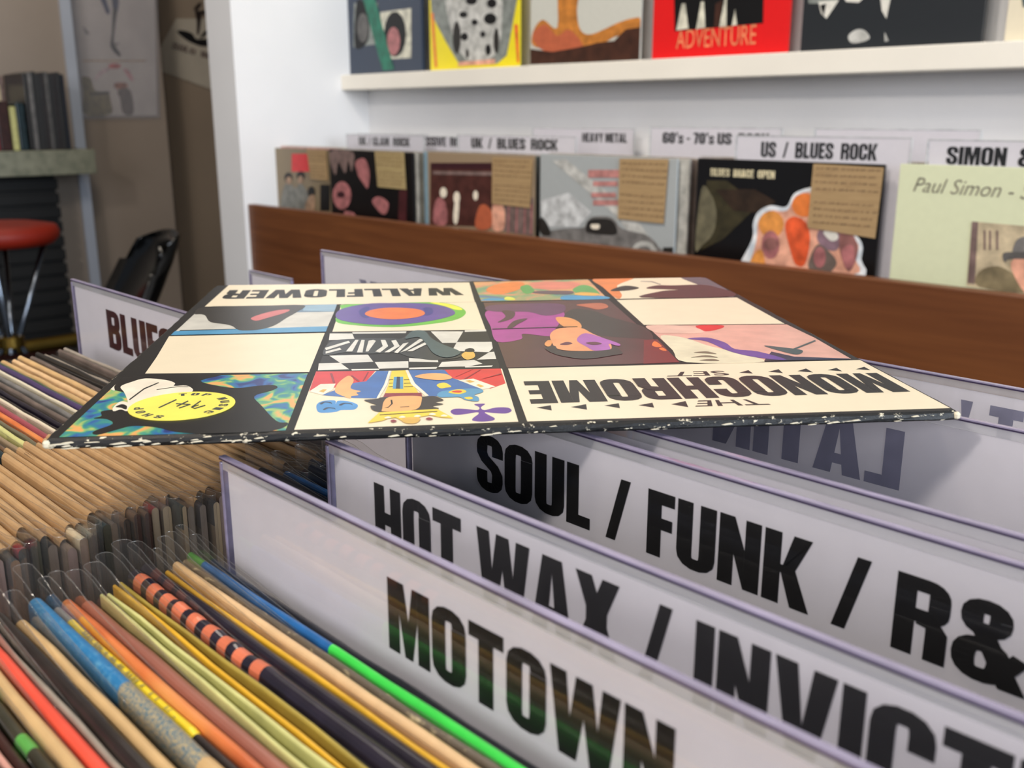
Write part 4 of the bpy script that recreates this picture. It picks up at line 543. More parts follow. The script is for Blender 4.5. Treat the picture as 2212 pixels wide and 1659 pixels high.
def pale_extra(mb):
    vs, fs = font_polys('Paul Simon - Still crazy', .35, -.004)
    mb.add([(.022 + a * .245, -.0006, -.043 + b * .026 - a * .004) for a, b in vs], fs, 'pencil')
def red_extra(mb):
    vs, fs = font_polys('ADVENTURE', 0, 0.0)
    mb.add([(.058 + a * .176, -.0006, .018 + b * .034) for a, b in vs], fs, 'adv')
bins = [
 ('olive', -2.300, -.075, 'c_olive', 'olive album cover with a red square and a small group of figures, beside white partition', [.152, 0, .235, 0, .2395, -.072, .163, -.071], 'kraft'),
 ('dark', -2.044, -.073, 'c_dark', 'black album cover with dim pink faces, second from the white partition', [.186, 0, .292, 0, .296, -.079, .193, -.078], 'kraft_pale'),
 ('brown', -1.676, -.070, 'c_brown', 'tan bordered album cover with a dark sepia picture of standing figures', [.205, -.006, .318, -.006, .310, -.098, .203, -.096], 'kraft'),
 ('car', -1.342, -.066, 'c_car', 'pale grey album cover showing a vintage car under faint red lettering', [.196, -.003, .302, -.001, .297, -.108, .196, -.107], 'kraft'),
 ('group', -.983, -.064, 'c_group', 'black album cover with an orange huddle of people outlined in white', [.209, -.002, .318, -.004, .315, -.103, .207, -.096], 'kraft'),
 ('pale', -.643, -.062, 'c_pale', 'pale yellow album cover with handwritten title and an old sepia photograph', None, None)]
for key, x, z, base, lab, slip, sm in bins:
    upright_cover('album_cover', lab, 'record', (x, FB + (.0085 if key == 'olive' else 0), ZB + z), base, key, slip=fromlist(slip) if slip else None, slipmat=sm, group='front records in the wall bins', extra={'group': group_extra, 'pale': pale_extra}.get(key))
# records filed behind each front cover, edges peeping out at the sides
edge_cols = {'olive': ['pinkish', 'redpink', 'duskpink', 'c_cream', 'taupe'], 'dark': ['ltgrey', 'slategrey', 'palegrey', 'midgrey', 'charcoal', 'greyblue'], 'brown': ['skyblue2', 'greyblue', 'slate', 'umber', 'taupe', 'ltgrey'],
             'car': ['ltgrey', 'sepiamid', 'taupe', 'greybrown', 'midgrey', 'c_brown'], 'group': ['greybrown', 'olivedk', 'taupe', 'midgrey', 'charcoal', 'umber'], 'pale': ['darkbrown', 'greybrown', 'umber', 'charcoal', 'olivedk', 'taupe']}
side = {'olive': 'beside the partition', 'dark': 'behind the black cover with pink faces', 'brown': 'behind the tan bordered sepia cover', 'car': 'behind the grey car cover', 'group': 'behind the orange huddle cover', 'pale': 'behind the pale handwritten cover'}
for key, x, z, base, lab, slip, sm in bins:
    for k, c in enumerate(edge_cols[key]):
        lo = {'olive': (-.022, -.004), 'dark': (.004, .020), 'brown': (-.024, -.006), 'car': (.004, .020), 'group': (-.018, .020), 'pale': (-.018, .004)}[key]
        dx = lo[0] + (lo[1] - lo[0]) * (k / 5) if key in ('olive', 'brown') else random.uniform(*lo)
        dz = (-.0005 - .0006 * k) if key != 'olive' else (-.030 if k == 0 else .003)
        tt = thing('filed_record', 'record filed edge on ' + side[key] + ' in the wall bin', 'record', (x + dx, FB + (.030 if key in ('group', 'pale') else .018 if key == 'olive' else .009) + .0075 * k, ZB + z + dz), group='records filed ' + side[key])
        mb = MB(); mb.box(0, .318 if key != 'olive' else .27, 0, .0045, -.314, 0, c, .0008); mb.build('jacket', tt)
        mb = MB(); mb.box(-.002, .320 if key != 'olive' else .272, -.0005, .005, -.310, .003, 'poly_sleeve'); mb.build('plastic_sleeve', tt)

DB = 1.615
disp = [
 ('navy', -2.318, 'c_navy', 'framed navy album cover with two portraits and a green diagonal band on the ledge', .322, .012),
 ('yellow', -1.964, 'c_yellow', 'yellow album cover with a large grey face on the white ledge', .310, .004),
 ('fire', -1.620, 'c_fire', 'album cover with orange flames under a pale sky on the white ledge', .306, .004),
 ('redcover', -1.284, 'c_red', 'bright red album cover lettered in tan under a black picture', .300, .004),
 ('suits', -.960, 'c_suits', 'dark album cover of figures in black suits on the white ledge', .307, .010),
 ('cream', -.620, 'c_cream', 'cream album cover at the right end of the row on the ledge', .314, .004)]
for key, x, base, lab, wd, th in disp:
    upright_cover('displayed_album', lab, 'record', (x, DB, H + .108), base, key, thick=th, wid=wd, down=False, group='albums shown on the white ledge', extra=red_extra if key == 'redcover' else None)

# ------------------------------------------------------------------ wall browser (teak front, records inside)
t = thing('wall_record_bin', 'long teak fronted record bin along the white back wall', 'record bin', (-2.298, 1.285, 0))
mb = MB(); mb.box(0, 3.4, 0, .022, .40, H - .212, 'teak', .002); mb.build('front_rail', t)
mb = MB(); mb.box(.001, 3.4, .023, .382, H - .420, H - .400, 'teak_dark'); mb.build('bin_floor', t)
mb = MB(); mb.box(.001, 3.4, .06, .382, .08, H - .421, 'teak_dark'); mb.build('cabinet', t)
mb = MB(); mb.box(.02, 3.4, .10, .37, 0, .08, 'bar_black'); mb.build('plinth', t)
for k in range(1, 5):
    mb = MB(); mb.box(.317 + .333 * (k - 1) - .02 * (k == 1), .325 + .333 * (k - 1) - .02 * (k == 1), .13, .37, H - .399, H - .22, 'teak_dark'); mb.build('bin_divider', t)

# ------------------------------------------------------------------ genre divider cards
def divider(label, x0, x1, y, zt, txt=None, tx=None, tz=None, mirror=False, zbot=-.47, group=None, clearance=.0048, ink='ink', show='showthrough', rim=('acrylic_edge', 'acrylic_rim_dark')):
    h = zt - zbot; wd = x1 - x0
    t = thing('divider_card', label, 'divider card', (x0, y, H + zbot), group=group)
    mb = MB(); ph = h - clearance
    mb.box(.004, wd - .004, -.0003, .0003, .002, ph, 'cardpaper'); mb.build('paper_insert', t)
    mb = MB()
    for s in (-1, 1):
        yy = s * .0010; mb.poly([(0, yy, 0), (wd, yy, 0), (wd, yy, h - .0004), (0, yy, h - .0004)], 'acrylic_sheet')
    mb.box(0, wd, -.0012, .0012, h - .0007, h, rim[0], .0002)
    mb.box(0, wd, -.0012, .0012, h - .0012, h - .0008, rim[1])
    mb.box(0, .0016, -.0013, .0013, 0, h - .002, rim[0], .0004); mb.box(wd - .0016, wd, -.0013, .0013, 0, h - .002, rim[0], .0004)
    for yy in (-.00085, .00085): mb.poly([(.0016, yy, h - clearance + .0002), (wd - .0016, yy, h - clearance + .0002), (wd - .0016, yy, h - .0012), (.0016, yy, h - .0012)], 'acrylic_glare_band')
    mb.build('plastic_holder', t)
    if txt:
        mb = MB(); a0, a1 = tx[0] - x0, tx[1] - x0; b0, b1 = tz[0] - zbot, tz[1] - zbot
        letter(mb, txt, lambda a, b: (a0 + (a1 - a0) * a, -.00045, b0 + (b1 - b0) * b), show if mirror else ink, mirror, (0, -1, 0))
        if mirror: letter(mb, txt, lambda a, b: (a0 + (a1 - a0) * a, .00045, b0 + (b1 - b0) * b), 'ink', True, (0, 1, 0))
        o = mb.build('lettering', t); o['label'] = 'print showing through the back of the card' if mirror else 'heavy black capital letters'
    return t
gi = 'genre cards in the front bin'
divider('frontmost white divider card, tallest black lettering, right behind the colourful records', -.301, .014, .152, -.1115, 'MOTOWN', (-.208, -.108), (-.1462, -.124), group=gi)
divider('second white divider card from the front, just behind the frontmost one', -.283, .032, .183, -.1085, 'HOT WAX / INVICTUS', (-.256, -.022), (-.1402, -.117), group=gi)
divider('white divider card reading SOUL / FUNK / R&B', -.328, .014, .2525, -.1085, 'SOUL / FUNK / R&B', (-.282, -.055), (-.1445, -.121), group=gi)
divider('blank white divider card close behind the SOUL / FUNK card', -.300, .014, .271, -.1085, group=gi)
divider('white divider card seen from behind with mirrored LATIN showing through', -.300, .014, .369, -.1085, 'LATIN', (-.250, -.161), (-.1435, -.119), mirror=True, group=gi)
divider('white divider card seen from behind at the right, beyond the LATIN card', -.320, -.005, .428, -.1085, "SOFT ' ", (-.170, -.095), (-.1415, -.118), mirror=True, group=gi)
divider('white divider card behind the flat sleeve, only its top edge and faint letter tops showing', -.722, -.405, .470, -.1085, 'ROCK', (-.668, -.570), (-.148, -.1275), mirror=True, group=gi)
divider('white divider card reading BLUES left of the flat sleeve', -.700, -.385, .2535, -.1072, 'BLUES', (-.646, -.550), (-.1467, -.1210), group=gi, ink='blues_ink_reflected')
divider('small blank white card between partition and flat sleeve', -.912, -.832, .507, -.150, zbot=-.4705, group=gi)
gw = 'genre cards in the wall bins'
def wdiv(label, x0, x1, y, zt, txt, tx, tz, zb=-.40): divider(label, x0, x1, y, zt, txt, tx, tz, zbot=zb, group=gw, clearance=.002, rim=('palegrey', 'palegrey'))
wdiv('white divider card reading GLAM ROCK above the black cover', -2.193, -1.875, 1.52, -.041, 'UK / GLAM  ROCK', (-2.139, -1.931), (-.068, -.0475))
wdiv('white divider card ending in ROCK, partly behind the GLAM ROCK card', -2.09, -1.775, 1.58, -.044, 'PROGRESSIVE  ROCK', (-2.045, -1.783), (-.067, -.046))
wdiv('white divider card reading UK / BLUES ROCK above the sepia cover', -1.735, -1.374, 1.50, -.037, 'UK  /  BLUES  ROCK', (-1.688, -1.425), (-.0655, -.043))
wdiv('white divider card reading HEAVY METAL', -1.628, -1.333, 1.630, -.022, 'HEAVY METAL', (-1.477, -1.353), (-.051, -.032))
wdiv('white divider card reading 60s - 70s US in the wall bin', -1.270, -.974, 1.60, -.018, "60's - 70's US  ROCK", (-1.238, -1.00), (-.049, -.028))
wdiv('large white divider card reading US / BLUES ROCK', -.926, -.638, 1.385, -.027, 'US  /  BLUES  ROCK', (-.879, -.688), (-.060, -.0365))
wdiv('blank topped white divider card behind the US / BLUES ROCK card', -.912, -.630, 1.60, -.018, None, None, None)
wdiv('white divider card at the right edge with large letters and an ampersand', -.614, -.30, 1.379, -.0285, 'SIMON  &  GARFUNKEL', (-.586, -.318), (-.0615, -.0378))
wdiv('blank white divider card nearest the partition', -2.27, -1.97, 1.61, -.041, None, None, None)

# ------------------------------------------------------------------ island browser
t = thing('island_record_bin', 'teak record bin in the foreground packed with sleeved records', 'record bin', (-.68, .03, 0))
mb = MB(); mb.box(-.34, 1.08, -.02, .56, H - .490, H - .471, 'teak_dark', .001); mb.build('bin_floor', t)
mb = MB(); mb.box(-.34, 1.08, -.040, -.022, H - .62, H - .36, 'teak', .001); mb.build('front_board', t)
mb = MB(); mb.box(-.34, 1.08, .562, .578, H - .62, H - .30, 'teak', .001); mb.build('back_board', t)
mb = MB(); mb.box(-.352, -.341, -.02, .578, H - .62, H - .36, 'teak', .001); mb.build('end_board', t)
for x in (-.30, 1.03):
    for y in (.01, .53):
        mb = MB(); mb.tube([(x, y, H - .49), (x, y, 0)], [.018, .012], 'teak', 12); mb.build('leg', t)

# ------------------------------------------------------------------ records in polythene sleeves
def jacket_mesh(mb, wid, th, hgt, bands, body, wob=.0004, depth=.010, openv=0.0):
    """card jacket: folded top edge in one or more coloured bands along its length"""
    cuts = sorted(set([0, wid] + [b[0] for b in bands] + [b[1] for b in bands] + [wid * i / 14 for i in range(15)]))
    cuts = [c for i, c in enumerate(cuts) if i == 0 or c - cuts[i - 1] > 1e-5]
    r = th / 2
    prof = [(-r, -hgt), (-r, -depth)] + [(-r * math.cos(a), -r * 1.1 + r * 1.1 * math.sin(a)) for a in [math.radians(q) for q in (0, 25, 50, 75, 90, 105, 130, 155, 180)]] + [(r, -depth), (r, -hgt)]
    n = len(prof); vs = []
    for c in cuts:
        dz = random.uniform(-wob, wob); dy = random.uniform(-wob, wob) * .5
        vs += [(c, y + (dy if z > -.1 else 0), z + (dz if z > -.1 else 0)) for y, z in prof]
    for i in range(len(cuts) - 1):
        m_ = (cuts[i] + cuts[i + 1]) / 2; col = next((b[2] for b in bands if b[0] - 1e-6 <= m_ <= b[1] + 1e-6), body)
        for k in range(n - 1):
            f = [(i * n + k, i * n + k + 1, (i + 1) * n + k + 1, (i + 1) * n + k)]
            mt = body if k in (0, n - 2) else col
            base = len(mb.v)
            mb.add([vs[q] for q in f[0]], [(0, 1, 2, 3)], mt)
    e = len(cuts) - 1
    mb.add(vs[:n], [tuple(range(n))], bands[0][2] if bands else body); mb.add(vs[e * n:], [tuple(range(n))[::-1]], body)
def film_sleeve(mb, wid, th, hgt, open_left, lift=.005, ext=.008, flare=.0):
    """clear film round a jacket: loop at one side, loose lips along the top"""
    y = th / 2 + .0002; s = -1 if open_left else 1
    xa, xb = (-ext, wid + .002) if open_left else (-.002, wid + ext)
    xe = xa if open_left else xb; xo = xb if open_left else xa
    path = [(xo, -y)] + [(xo + (xe - xo) * q, -y - .0004 * math.sin(q * 9 + flare * 50)) for q in (.25, .5, .75)] + [(xe - s * .018, -y), (xe - s * .008, -y), (xe, -y)] + [(xe + s * y * 1.2 * math.sin(a), -y * math.cos(a)) for a in [math.radians(q) for q in (30, 60, 90, 120, 150)]] + [(xe, y), (xe - s * .008, y), (xe - s * .018, y)] + [(xe + (xo - xe) * q, y + .0004 * math.sin(q * 7 + flare * 30)) for q in (.25, .5, .75)] + [(xo, y)]
    n = len(path); zs = [-hgt * .45, -.02, -.006, lift]
    vs = []
    for j, z in enumerate(zs):
        for (px, py) in path:
            d = abs(px - xe); tip = max(0.0, 1 - d / .030)
            k = 1 + (.12 * tip if j == 3 else 0)
            zz = z + (random.uniform(-.0003, .0003) if j == 3 else 0)
            if j == 3: zz = -.0022 + (lift + .0042) * (1 - (1 - tip) ** 2) + (.0012 * math.sin(px * 60 + flare * 40) if tip == 0 else 0)
            vs.append((px, py * k, zz))
    fs = [(j * n + i, j * n + i + 1, (j + 1) * n + i + 1, (j + 1) * n + i) for j in range(3) for i in range(n - 1)]
    mb.add(vs, fs, 'poly_sleeve')
    mb.tube([vs[3 * n + i] for i in range(n)], .00014, 'poly_rim', 5)
def sleeved_record(label, x, y, z, bands, body, th=.0032, wid=.3125, group=None, yaw=0.0, left=True, openv=None):
    t = thing('sleeved_record', label, 'record', (x, y, H + z), (0, 0, yaw), group)
    mb = MB()
    if openv:
        a, b = openv
        for s, c in ((-1, a), (1, b)):
            m2 = MB(); jacket_mesh(m2, wid, .0012, .313, [(0, wid, c)], body)
            mb.add([(px, py + s * (.0004 + (th * .5) * max(0, 1 + pz / .08) * (0.35 + .65 * min(1, px / .1))), pz) for px, py, pz in m2.v], [], a)
            base = len(mb.v) - len(m2.v)
            for f, k in zip(m2.f, m2.m): mb.f.append(tuple(base + i for i in f)); mb.m.append(mb.mi(m2.mats[k]))
    else: jacket_mesh(mb, wid, th, .313, bands, body)
    mb.build('jacket', t)
    mb = MB(); film_sleeve(mb, wid, th if not openv else th * 1.3, .313, left, lift=random.uniform(.003, .006), ext=random.uniform(.006, .010), flare=random.random()); mb.build('plastic_sleeve', t)
    return t
mat('neon_green', (.24, .82, .30), 0.3, .04, 80); mat('deep_blue', (.13, .38, .62), 0.35, .1, 120); mat('night', (.08, .09, .13), 0.35, .2, 120)
worn('torn_brown', (.40, .36, .31), (.78, .72, .58), .58, .70, 160, (1, 3, 1)); mat('beige_board', (.86, .72, .54), 0.5, .05, 100)
mat('coal_purple', (.13, .11, .16), 0.3, .2, 100); mat('yellow_card', (.88, .68, .18), 0.4, .06, 60); mat('dash_orange', (.85, .46, .33), 0.4, .05, 80)
mat('sage', (.36, .42, .32), 0.4, .1, 70); mat('pale_lime', (.80, .79, .52), 0.45, .06, 70); mat('brick_pink', (.60, .38, .32), 0.35, .08, 40, stretch=(.3, 1, 1))
ramp_mat('flame_spine', 40, [(.3, (.62, .24, .16)), (.5, (.87, .48, .26)), (.72, (.90, .62, .36))], 0.35, stretch=(.5, 2, 1)); mat('bright_yellow', (.95, .83, .16), 0.4, .04, 60)
mat('mustard', (.66, .58, .26), 0.4, .08, 50); worn('blue_spine', (.16, .46, .66), (.34, .58, .72), .52, .7, 400); worn('blue_sand', (.24, .42, .50), (.72, .64, .48), .44, .56, 1500)
mat('tan_board', (.80, .66, .46), 0.45, .06, 60); mat('soot', (.16, .13, .12), 0.3, .2, 80); mat('grey_plastic', (.62, .58, .53), 0.25, .1, 60); mat('coral', (.92, .34, .26), 0.3, .06, 40)
mat('dark_moss', (.20, .19, .14), 0.35, .2, 60); mat('leaf_green', (.34, .62, .28), 0.35, .1, 60); mat('oxblood', (.22, .12, .10), 0.35, .2, 60); mat('rose_edge', (.82, .60, .54), 0.4, .05, 60)
ramp_mat('teal_marble', 60, [(.3, (.16, .26, .30)), (.6, (.40, .54, .60)), (.8, (.62, .68, .70))], 0.3); mat('dark_teal', (.14, .20, .22), 0.3, .2, 60)
mat('mid_brown', (.42, .32, .24), 0.45, .1, 60)
W_ = .3125
gf = 'colourful sleeved records in the front bin'
def fr(lab, x, y, dz, bands, body, th=.0034, **k): return sleeved_record(lab, x, y, -.147 + dz, bands, body, th, group=gf, **k)
fr('black edged record touching the frontmost divider card', -.309, .1465, -.003, [(0, W_, 'night')], 'night', .003)
fr('record with blue top edge turning bright green, second in front of the frontmost card', -.309, .1415, .0, [(0, .010, 'leaf_green'), (.010, .087, 'deep_blue'), (.087, .20, 'neon_green'), (.20, W_, 'deep_blue')], 'neon_green', .0027)
fr('record with chipped grey brown torn top edge, between the beige and blue-green ones', -.307, .1383, -.001, [(0, W_, 'torn_brown')], 'torn_brown', .0026)
fr('plain beige topped record in front of the torn grey brown one', -.305, .1342, .0, [(0, W_, 'beige_board')], 'greybrown', .0030)
fr('dark record with a thin mustard line, behind the purple black ones', -.303, .1298, -.001, [(0, W_, 'yellow_card')], 'night', .0016)
fr('purple black record just behind the orange dashed one', -.311, .1262, .0, [(0, W_, 'coal_purple')], 'coal_purple', .0042)
dash = []
for k in range(9): dash += [(.004 + .0093 * k, .0095 + .0093 * k, 'dash_orange')]
full = []; c0 = 0
for a, b, m_ in dash: full += [(c0, a, 'coal_purple'), (a, b, m_)]; c0 = b
full.append((c0, W_, 'coal_purple'))
fr('dark record with a row of orange dashes along its top edge', -.306, .1202, .0015, full, 'coal_purple', .0052)
fr('yellow gatefold record standing open at the top', -.304, .1135, .0, [(0, W_, 'yellow_card')], 'yellow_card', .0034, openv=('yellow_card', 'mustard'))
fr('pale lime edged record with open top and brick pink inside', -.299, .1074, .0, [(0, W_, 'pale_lime')], 'brick_pink', .0036, openv=('pale_lime', 'pale_lime'))
fr('brick pink faced record behind the flame coloured one', -.300, .1018, -.0008, [(0, W_, 'brick_pink')], 'brick_pink', .0044)
fr('record with flame orange top edge behind the yellow strip one', -.304, .0970, .0, [(0, W_, 'flame_spine')], 'brick_pink', .0036)
fr('brown record carrying a bright yellow title strip', -.302, .0932, -.0005, [(0, .012, 'grey_plastic'), (.012, .092, 'bright_yellow'), (.092, W_, 'soot')], 'mustard', .0030)
fr('thick blue record fading to speckled sand along its top edge', -.306, .0885, .0025, [(0, .066, 'blue_spine'), (.066, .11, 'blue_sand'), (.11, W_, 'tan_board')], 'blue_sand', .0046)
fr('tan record in front of the thick blue one', -.300, .0822, .0, [(0, W_, 'tan_board')], 'mid_brown', .0036)
fr('soot black record with bright plastic glints, in front of the tan one', -.307, .0778, .001, [(0, W_, 'soot')], 'soot', .0040)
fr('grey plastic edged record behind the coral red one', -.304, .0743, -.001, [(0, W_, 'grey_plastic')], 'coral', .0018)
fr('coral red record in the lower left corner', -.304, .0710, .0, [(0, W_, 'coral')], 'coral', .0034)
fr('cream tan record in front of the coral red one', -.303, .0665, .0, [(0, W_, 'tan_board')], 'mid_brown', .0034)
fr('dark moss record with short green tips', -.303, .0622, -.001, [(0, .04, 'leaf_green'), (.04, .062, 'dark_moss'), (.062, .07, 'leaf_green'), (.07, W_, 'dark_moss')], 'dark_moss', .0034)
fr('oxblood dark record in front of the moss one', -.303, .0585, -.002, [(0, W_, 'oxblood')], 'oxblood', .0026)
fr('rose edged record near the bottom left corner of the photo', -.303, .0555, -.001, [(0, W_, 'rose_edge')], 'night', .0016)
fr('dark teal record near the bottom left corner', -.303, .0520, -.001, [(0, W_, 'dark_teal')], 'dark_teal', .0034)
fr('pale blue marbled record at the bottom left corner', -.303, .0475, .0, [(0, W_, 'teal_marble')], 'dark_teal', .0034)
for k in range(2): fr('dark record at the very front of the front bin', -.303, .043 - .0045 * k, -.001, [(0, W_, 'night')], 'night', .0034)
# fibres of print on the yellow strip
tt = [o for o in bpy.data.objects if o.get('label', '').startswith('brown record carrying')][0]
mb = MB(); random.seed(3)
for k in range(34):
    xx = .022 + k * .0018
    if random.random() < .75: mb.poly([(xx, -.0009, .00005), (xx + random.uniform(.0006, .0013), -.0009, .00005), (xx + random.uniform(.0006, .0013), .0004, .0001), (xx, .0004, .0001)], 'mustard')
o = mb.build('tiny_print', tt)
# a few dark records standing between the second and third cards
for k, (yy, c) in enumerate(((.195, 'night'), (.203, 'navy'), (.211, 'night'), (.219, 'navy'), (.228, 'navy'), (.236, 'night'))):
    sleeved_record('dark blue record standing between the second card and the SOUL card', -.352 + .006 * (k % 3), yy, -.140 - .002 * (k % 2), [(0, .05, 'deep_blue' if k in (1, 4) else c), (.05, W_, c)], c, .0036, group='dark records under the flat sleeve')

# ---- left column: tightly packed tan and coloured edges
gl = 'tightly packed records in the left bin'
random.seed(11)
mat('kraft_edge', (.73, .59, .42), 0.45, .06, 60); mat('slip_print', (.50, .38, .26), 0.5, .1, 60); mat('dull_violet', (.28, .22, .38), 0.4, .08, 60); mat('duskpink2', (.62, .30, .34), 0.4, .06, 60)
seq = []; y = .092
for c in ('soot', 'mid_brown', 'slategrey', 'mid_brown', 'greybrown', 'dark_moss', 'mid_brown', 'night'):
    th = random.uniform(.0028, .0036); seq.append((y, th, c)); y += th + .0012
for yy, th, c in ((.1290, .0034, 'dark_teal'), (.1335, .0030, 'mid_brown'), (.1378, .0028, 'c_brown'), (.1416, .0030, 'pale_lime'), (.1456, .0026, 'olive'), (.1498, .0034, 'flame_spine'), (.1548, .0042, 'duskpink2'), (.1594, .0020, 'c_cream'), (.1634, .0032, 'soot'),
                  (.1678, .0032, 'coal_purple'), (.1722, .0032, 'greybrown'), (.1766, .0034, 'midgrey'), (.1806, .0018, 'c_cream'), (.1846, .0036, 'dull_violet'), (.1884, .0014, 'sage'), (.1926, .0042, 'tan_board'), (.1980, .0040, 'beige_board'), (.2035, .0042, 'tan_board'), (.2085, .0034, 'greybrown'), (.2130, .0034, 'charcoal'), (.2175, .0034, 'grey_plastic'), (.2220, .0034, 'charcoal'), (.2265, .0030, 'greybrown'), (.2305, .0028, 'grey_plastic')):
    seq.append((yy, th * .82, c))
nm = {'c_brown': 'light brown', 'midgrey': 'grey', 'slategrey': 'slate grey', 'dark_moss': 'moss', 'night': 'navy black', 'tan_board': 'tan', 'beige_board': 'beige', 'mid_brown': 'brown', 'dark_teal': 'dark teal', 'pale_lime': 'pale lime', 'olive': 'olive', 'flame_spine': 'orange', 'c_cream': 'thin cream', 'duskpink2': 'dusky pink', 'soot': 'black', 'greybrown': 'grey brown', 'coal_purple': 'purple black', 'grey_plastic': 'pale grey', 'dull_violet': 'violet', 'sage': 'sage green', 'charcoal': 'charcoal'}
for yy, th, c in seq:
    where = 'near half of left bin' if yy < .128 else 'middle of left bin' if yy < .184 else 'left bin just before BLUES card'
    x0 = -.664 + random.uniform(-.003, .004)
    body = random.choice(['soot', 'mid_brown', 'greybrown', 'oxblood', 'dark_moss', 'c_brown', 'taupe'])
    wid = .3125 + random.uniform(-.004, .003); endc = random.choice([c, 'soot', 'night', 'greybrown', 'crimson', 'c_cream', 'dark_teal', 'mid_brown'])
    zz = -.147 + random.uniform(-.0025, .0015)
    t = sleeved_record('%s edged record under a tan slip, %s' % (nm[c], where), x0, yy, zz, [(0, wid - .06, c), (wid - .06, wid, endc)], body, th, wid, group='%s records, %s' % (nm[c], where), left=False)
    u0 = random.uniform(.185, .205); u1 = wid - random.uniform(.004, .016)
    mb = MB(); r = th / 2 + .0005; pr = [(-r, -.10), (-r, -.004)] + [(-r * math.cos(a_), -.0026 + .0036 * math.sin(a_)) for a_ in (.4, .8, 1.2, PI / 2, PI - 1.2, PI - .8, PI - .4)] + [(r, -.004), (r, -.02)]
    n_ = len(pr); cut = [u0, (u0 + u1) / 2, u1]; vs = [(u, a_, b_ + (.0004 if k == 1 else 0)) for k, u in enumerate(cut) for a_, b_ in pr]
    mb.add(vs, [(j * n_ + i, j * n_ + i + 1, (j + 1) * n_ + i + 1, (j + 1) * n_ + i) for j in range(2) for i in range(n_ - 1)], 'kraft_edge')
    for g in range(random.randint(1, 3)):
        uu = random.uniform(u0 + .006, u1 - .03); ll = random.uniform(.006, .018)
        for q in range(int(ll / .0016)):
            mb.poly([(uu + q * .0016, -r * .65, .0003), (uu + q * .0016 + .0011, -r * .65, .0003), (uu + q * .0016 + .0011, -r * .1, .00112), (uu + q * .0016, -r * .1, .00112)], 'slip_print')
    o = mb.build('description_slip', t); o['label'] = 'tan paper slip folded over the top edge'
# ------------------------------------------------------------------ the flat picture sleeve lying across the cards
S = .314
A_ = Vector((.193, .248, .0)); ang = math.atan2(A_.y, A_.x)
t = thing('flat_record_sleeve', 'sleeve with a grid of small pictures lying flat across the divider cards', 'record sleeve', (-.329, .107, H - .1058), (0, 0, ang))
mb = MB(); TH = .0034
n = 40
random.seed(5)
# slightly irregular worn edge all round
prof = [(0.0006, 0), (0, .0007), (0, .0016), (.0004, .0027), (.0016, TH)]
loop = []
for i in range(4 * n):
    s_, k = divmod(i, n); u = k / n
    loop.append(((u, 0), (0, 1)) if s_ == 0 else ((1, u), (-1, 0)) if s_ == 1 else ((1 - u, 1), (0, -1)) if s_ == 2 else ((0, 1 - u), (1, 0)))
rings = []
for (ins, z) in prof:
    ring = []
    for i, ((u, v), (nx, ny)) in enumerate(loop):
        j = random.uniform(-.00022, .00022); k = i % n
        x, y_ = u * (S + .0048) - .0036, v * S
        if k == 0:
            c = .0018
            x += (1 if u < .5 else -1) * (c + ins * .7); y_ += (1 if v < .5 else -1) * (c + ins * .7)
            if True: x -= (1 if u < .5 else -1) * c * .6; y_ -= (1 if v < .5 else -1) * c * .6
        else: x += nx * (ins + j); y_ += ny * (ins + j)
        ring.append((x, y_, z + random.uniform(-.0001, .0001) * (z not in (0, TH))))
    rings.append(ring)
m_ = 4 * n; vs = [p for r_ in rings for p in r_]
fs = [(j * m_ + i, j * m_ + (i + 1) % m_, (j + 1) * m_ + (i + 1) % m_, (j + 1) * m_ + i) for j in range(len(prof) - 1) for i in range(m_)]
mb.add(vs, fs, 'jacket_edge')
mb.add(rings[-1], [tuple(range(m_))], 'jacket_black'); mb.add(rings[0], [tuple(range(m_))[::-1]], 'jacket_black')
# front left corner and edge rubbed to bare board
for k in range(52):
    u = -.002 + (random.random() ** 2.2) * .30 if k < 42 else random.uniform(.02, S - .02)
    l_ = random.uniform(.0008, .0045) * (1.6 if u < .03 else 1); z0 = random.uniform(.0001, .0012) if k % 3 else random.uniform(.0012, .0026); h_ = random.uniform(.0002, .0006)
    yy = -.00032 if z0 < .0022 else .0001
    pts = [(u, z0), (u + l_ * .3, z0 - h_ * .3), (u + l_, z0 + h_ * .2), (u + l_ * .8, z0 + h_), (u + l_ * .4, z0 + h_ * .7)]
    mb.prism(pts, lambda a_, b_, d_: (a_, yy + d_, min(b_, TH - .0002)), .0007, 'c_cream')
for (bx, by) in ((-.0024, .0010), (S - .0002, .0010)):
    mb.lathe([(.0008, .0003), (.0013, .0009), (.0013, .0022), (.0007, .0029)], 'c_cream', 10, bx, by)
EPS = .00003
pl = lambda u, v, d: (u * S, v * S, TH + .00004 + d)
art(mb, ART, pl, EPS, (.004, .9965, .004, .997))
def quad_place(q):
    a, b, c, d = q
    def f(u, v):
        x = (a[0] * (1 - u) + b[0] * u) * (1 - v) + (d[0] * (1 - u) + c[0] * u) * v
        y_ = (a[1] * (1 - u) + b[1] * u) * (1 - v) + (d[1] * (1 - u) + c[1] * u) * v
        return (x * S, y_ * S, TH + .00004 + 3 * EPS)
    return f
for k in ('WALLFLOWER', 'MONOCHROME'): letter(mb, k, quad_place(TXTQ[k]), 'ink', False, (0, 0, 1))
for k in ('THE', 'SET'):
    vs, fs = font_polys(k, 0, .012); f = quad_place(TXTQ[k]); mb.add([f(*p) for p in vs], fs, 'ink')
mb.build('jacket', t)
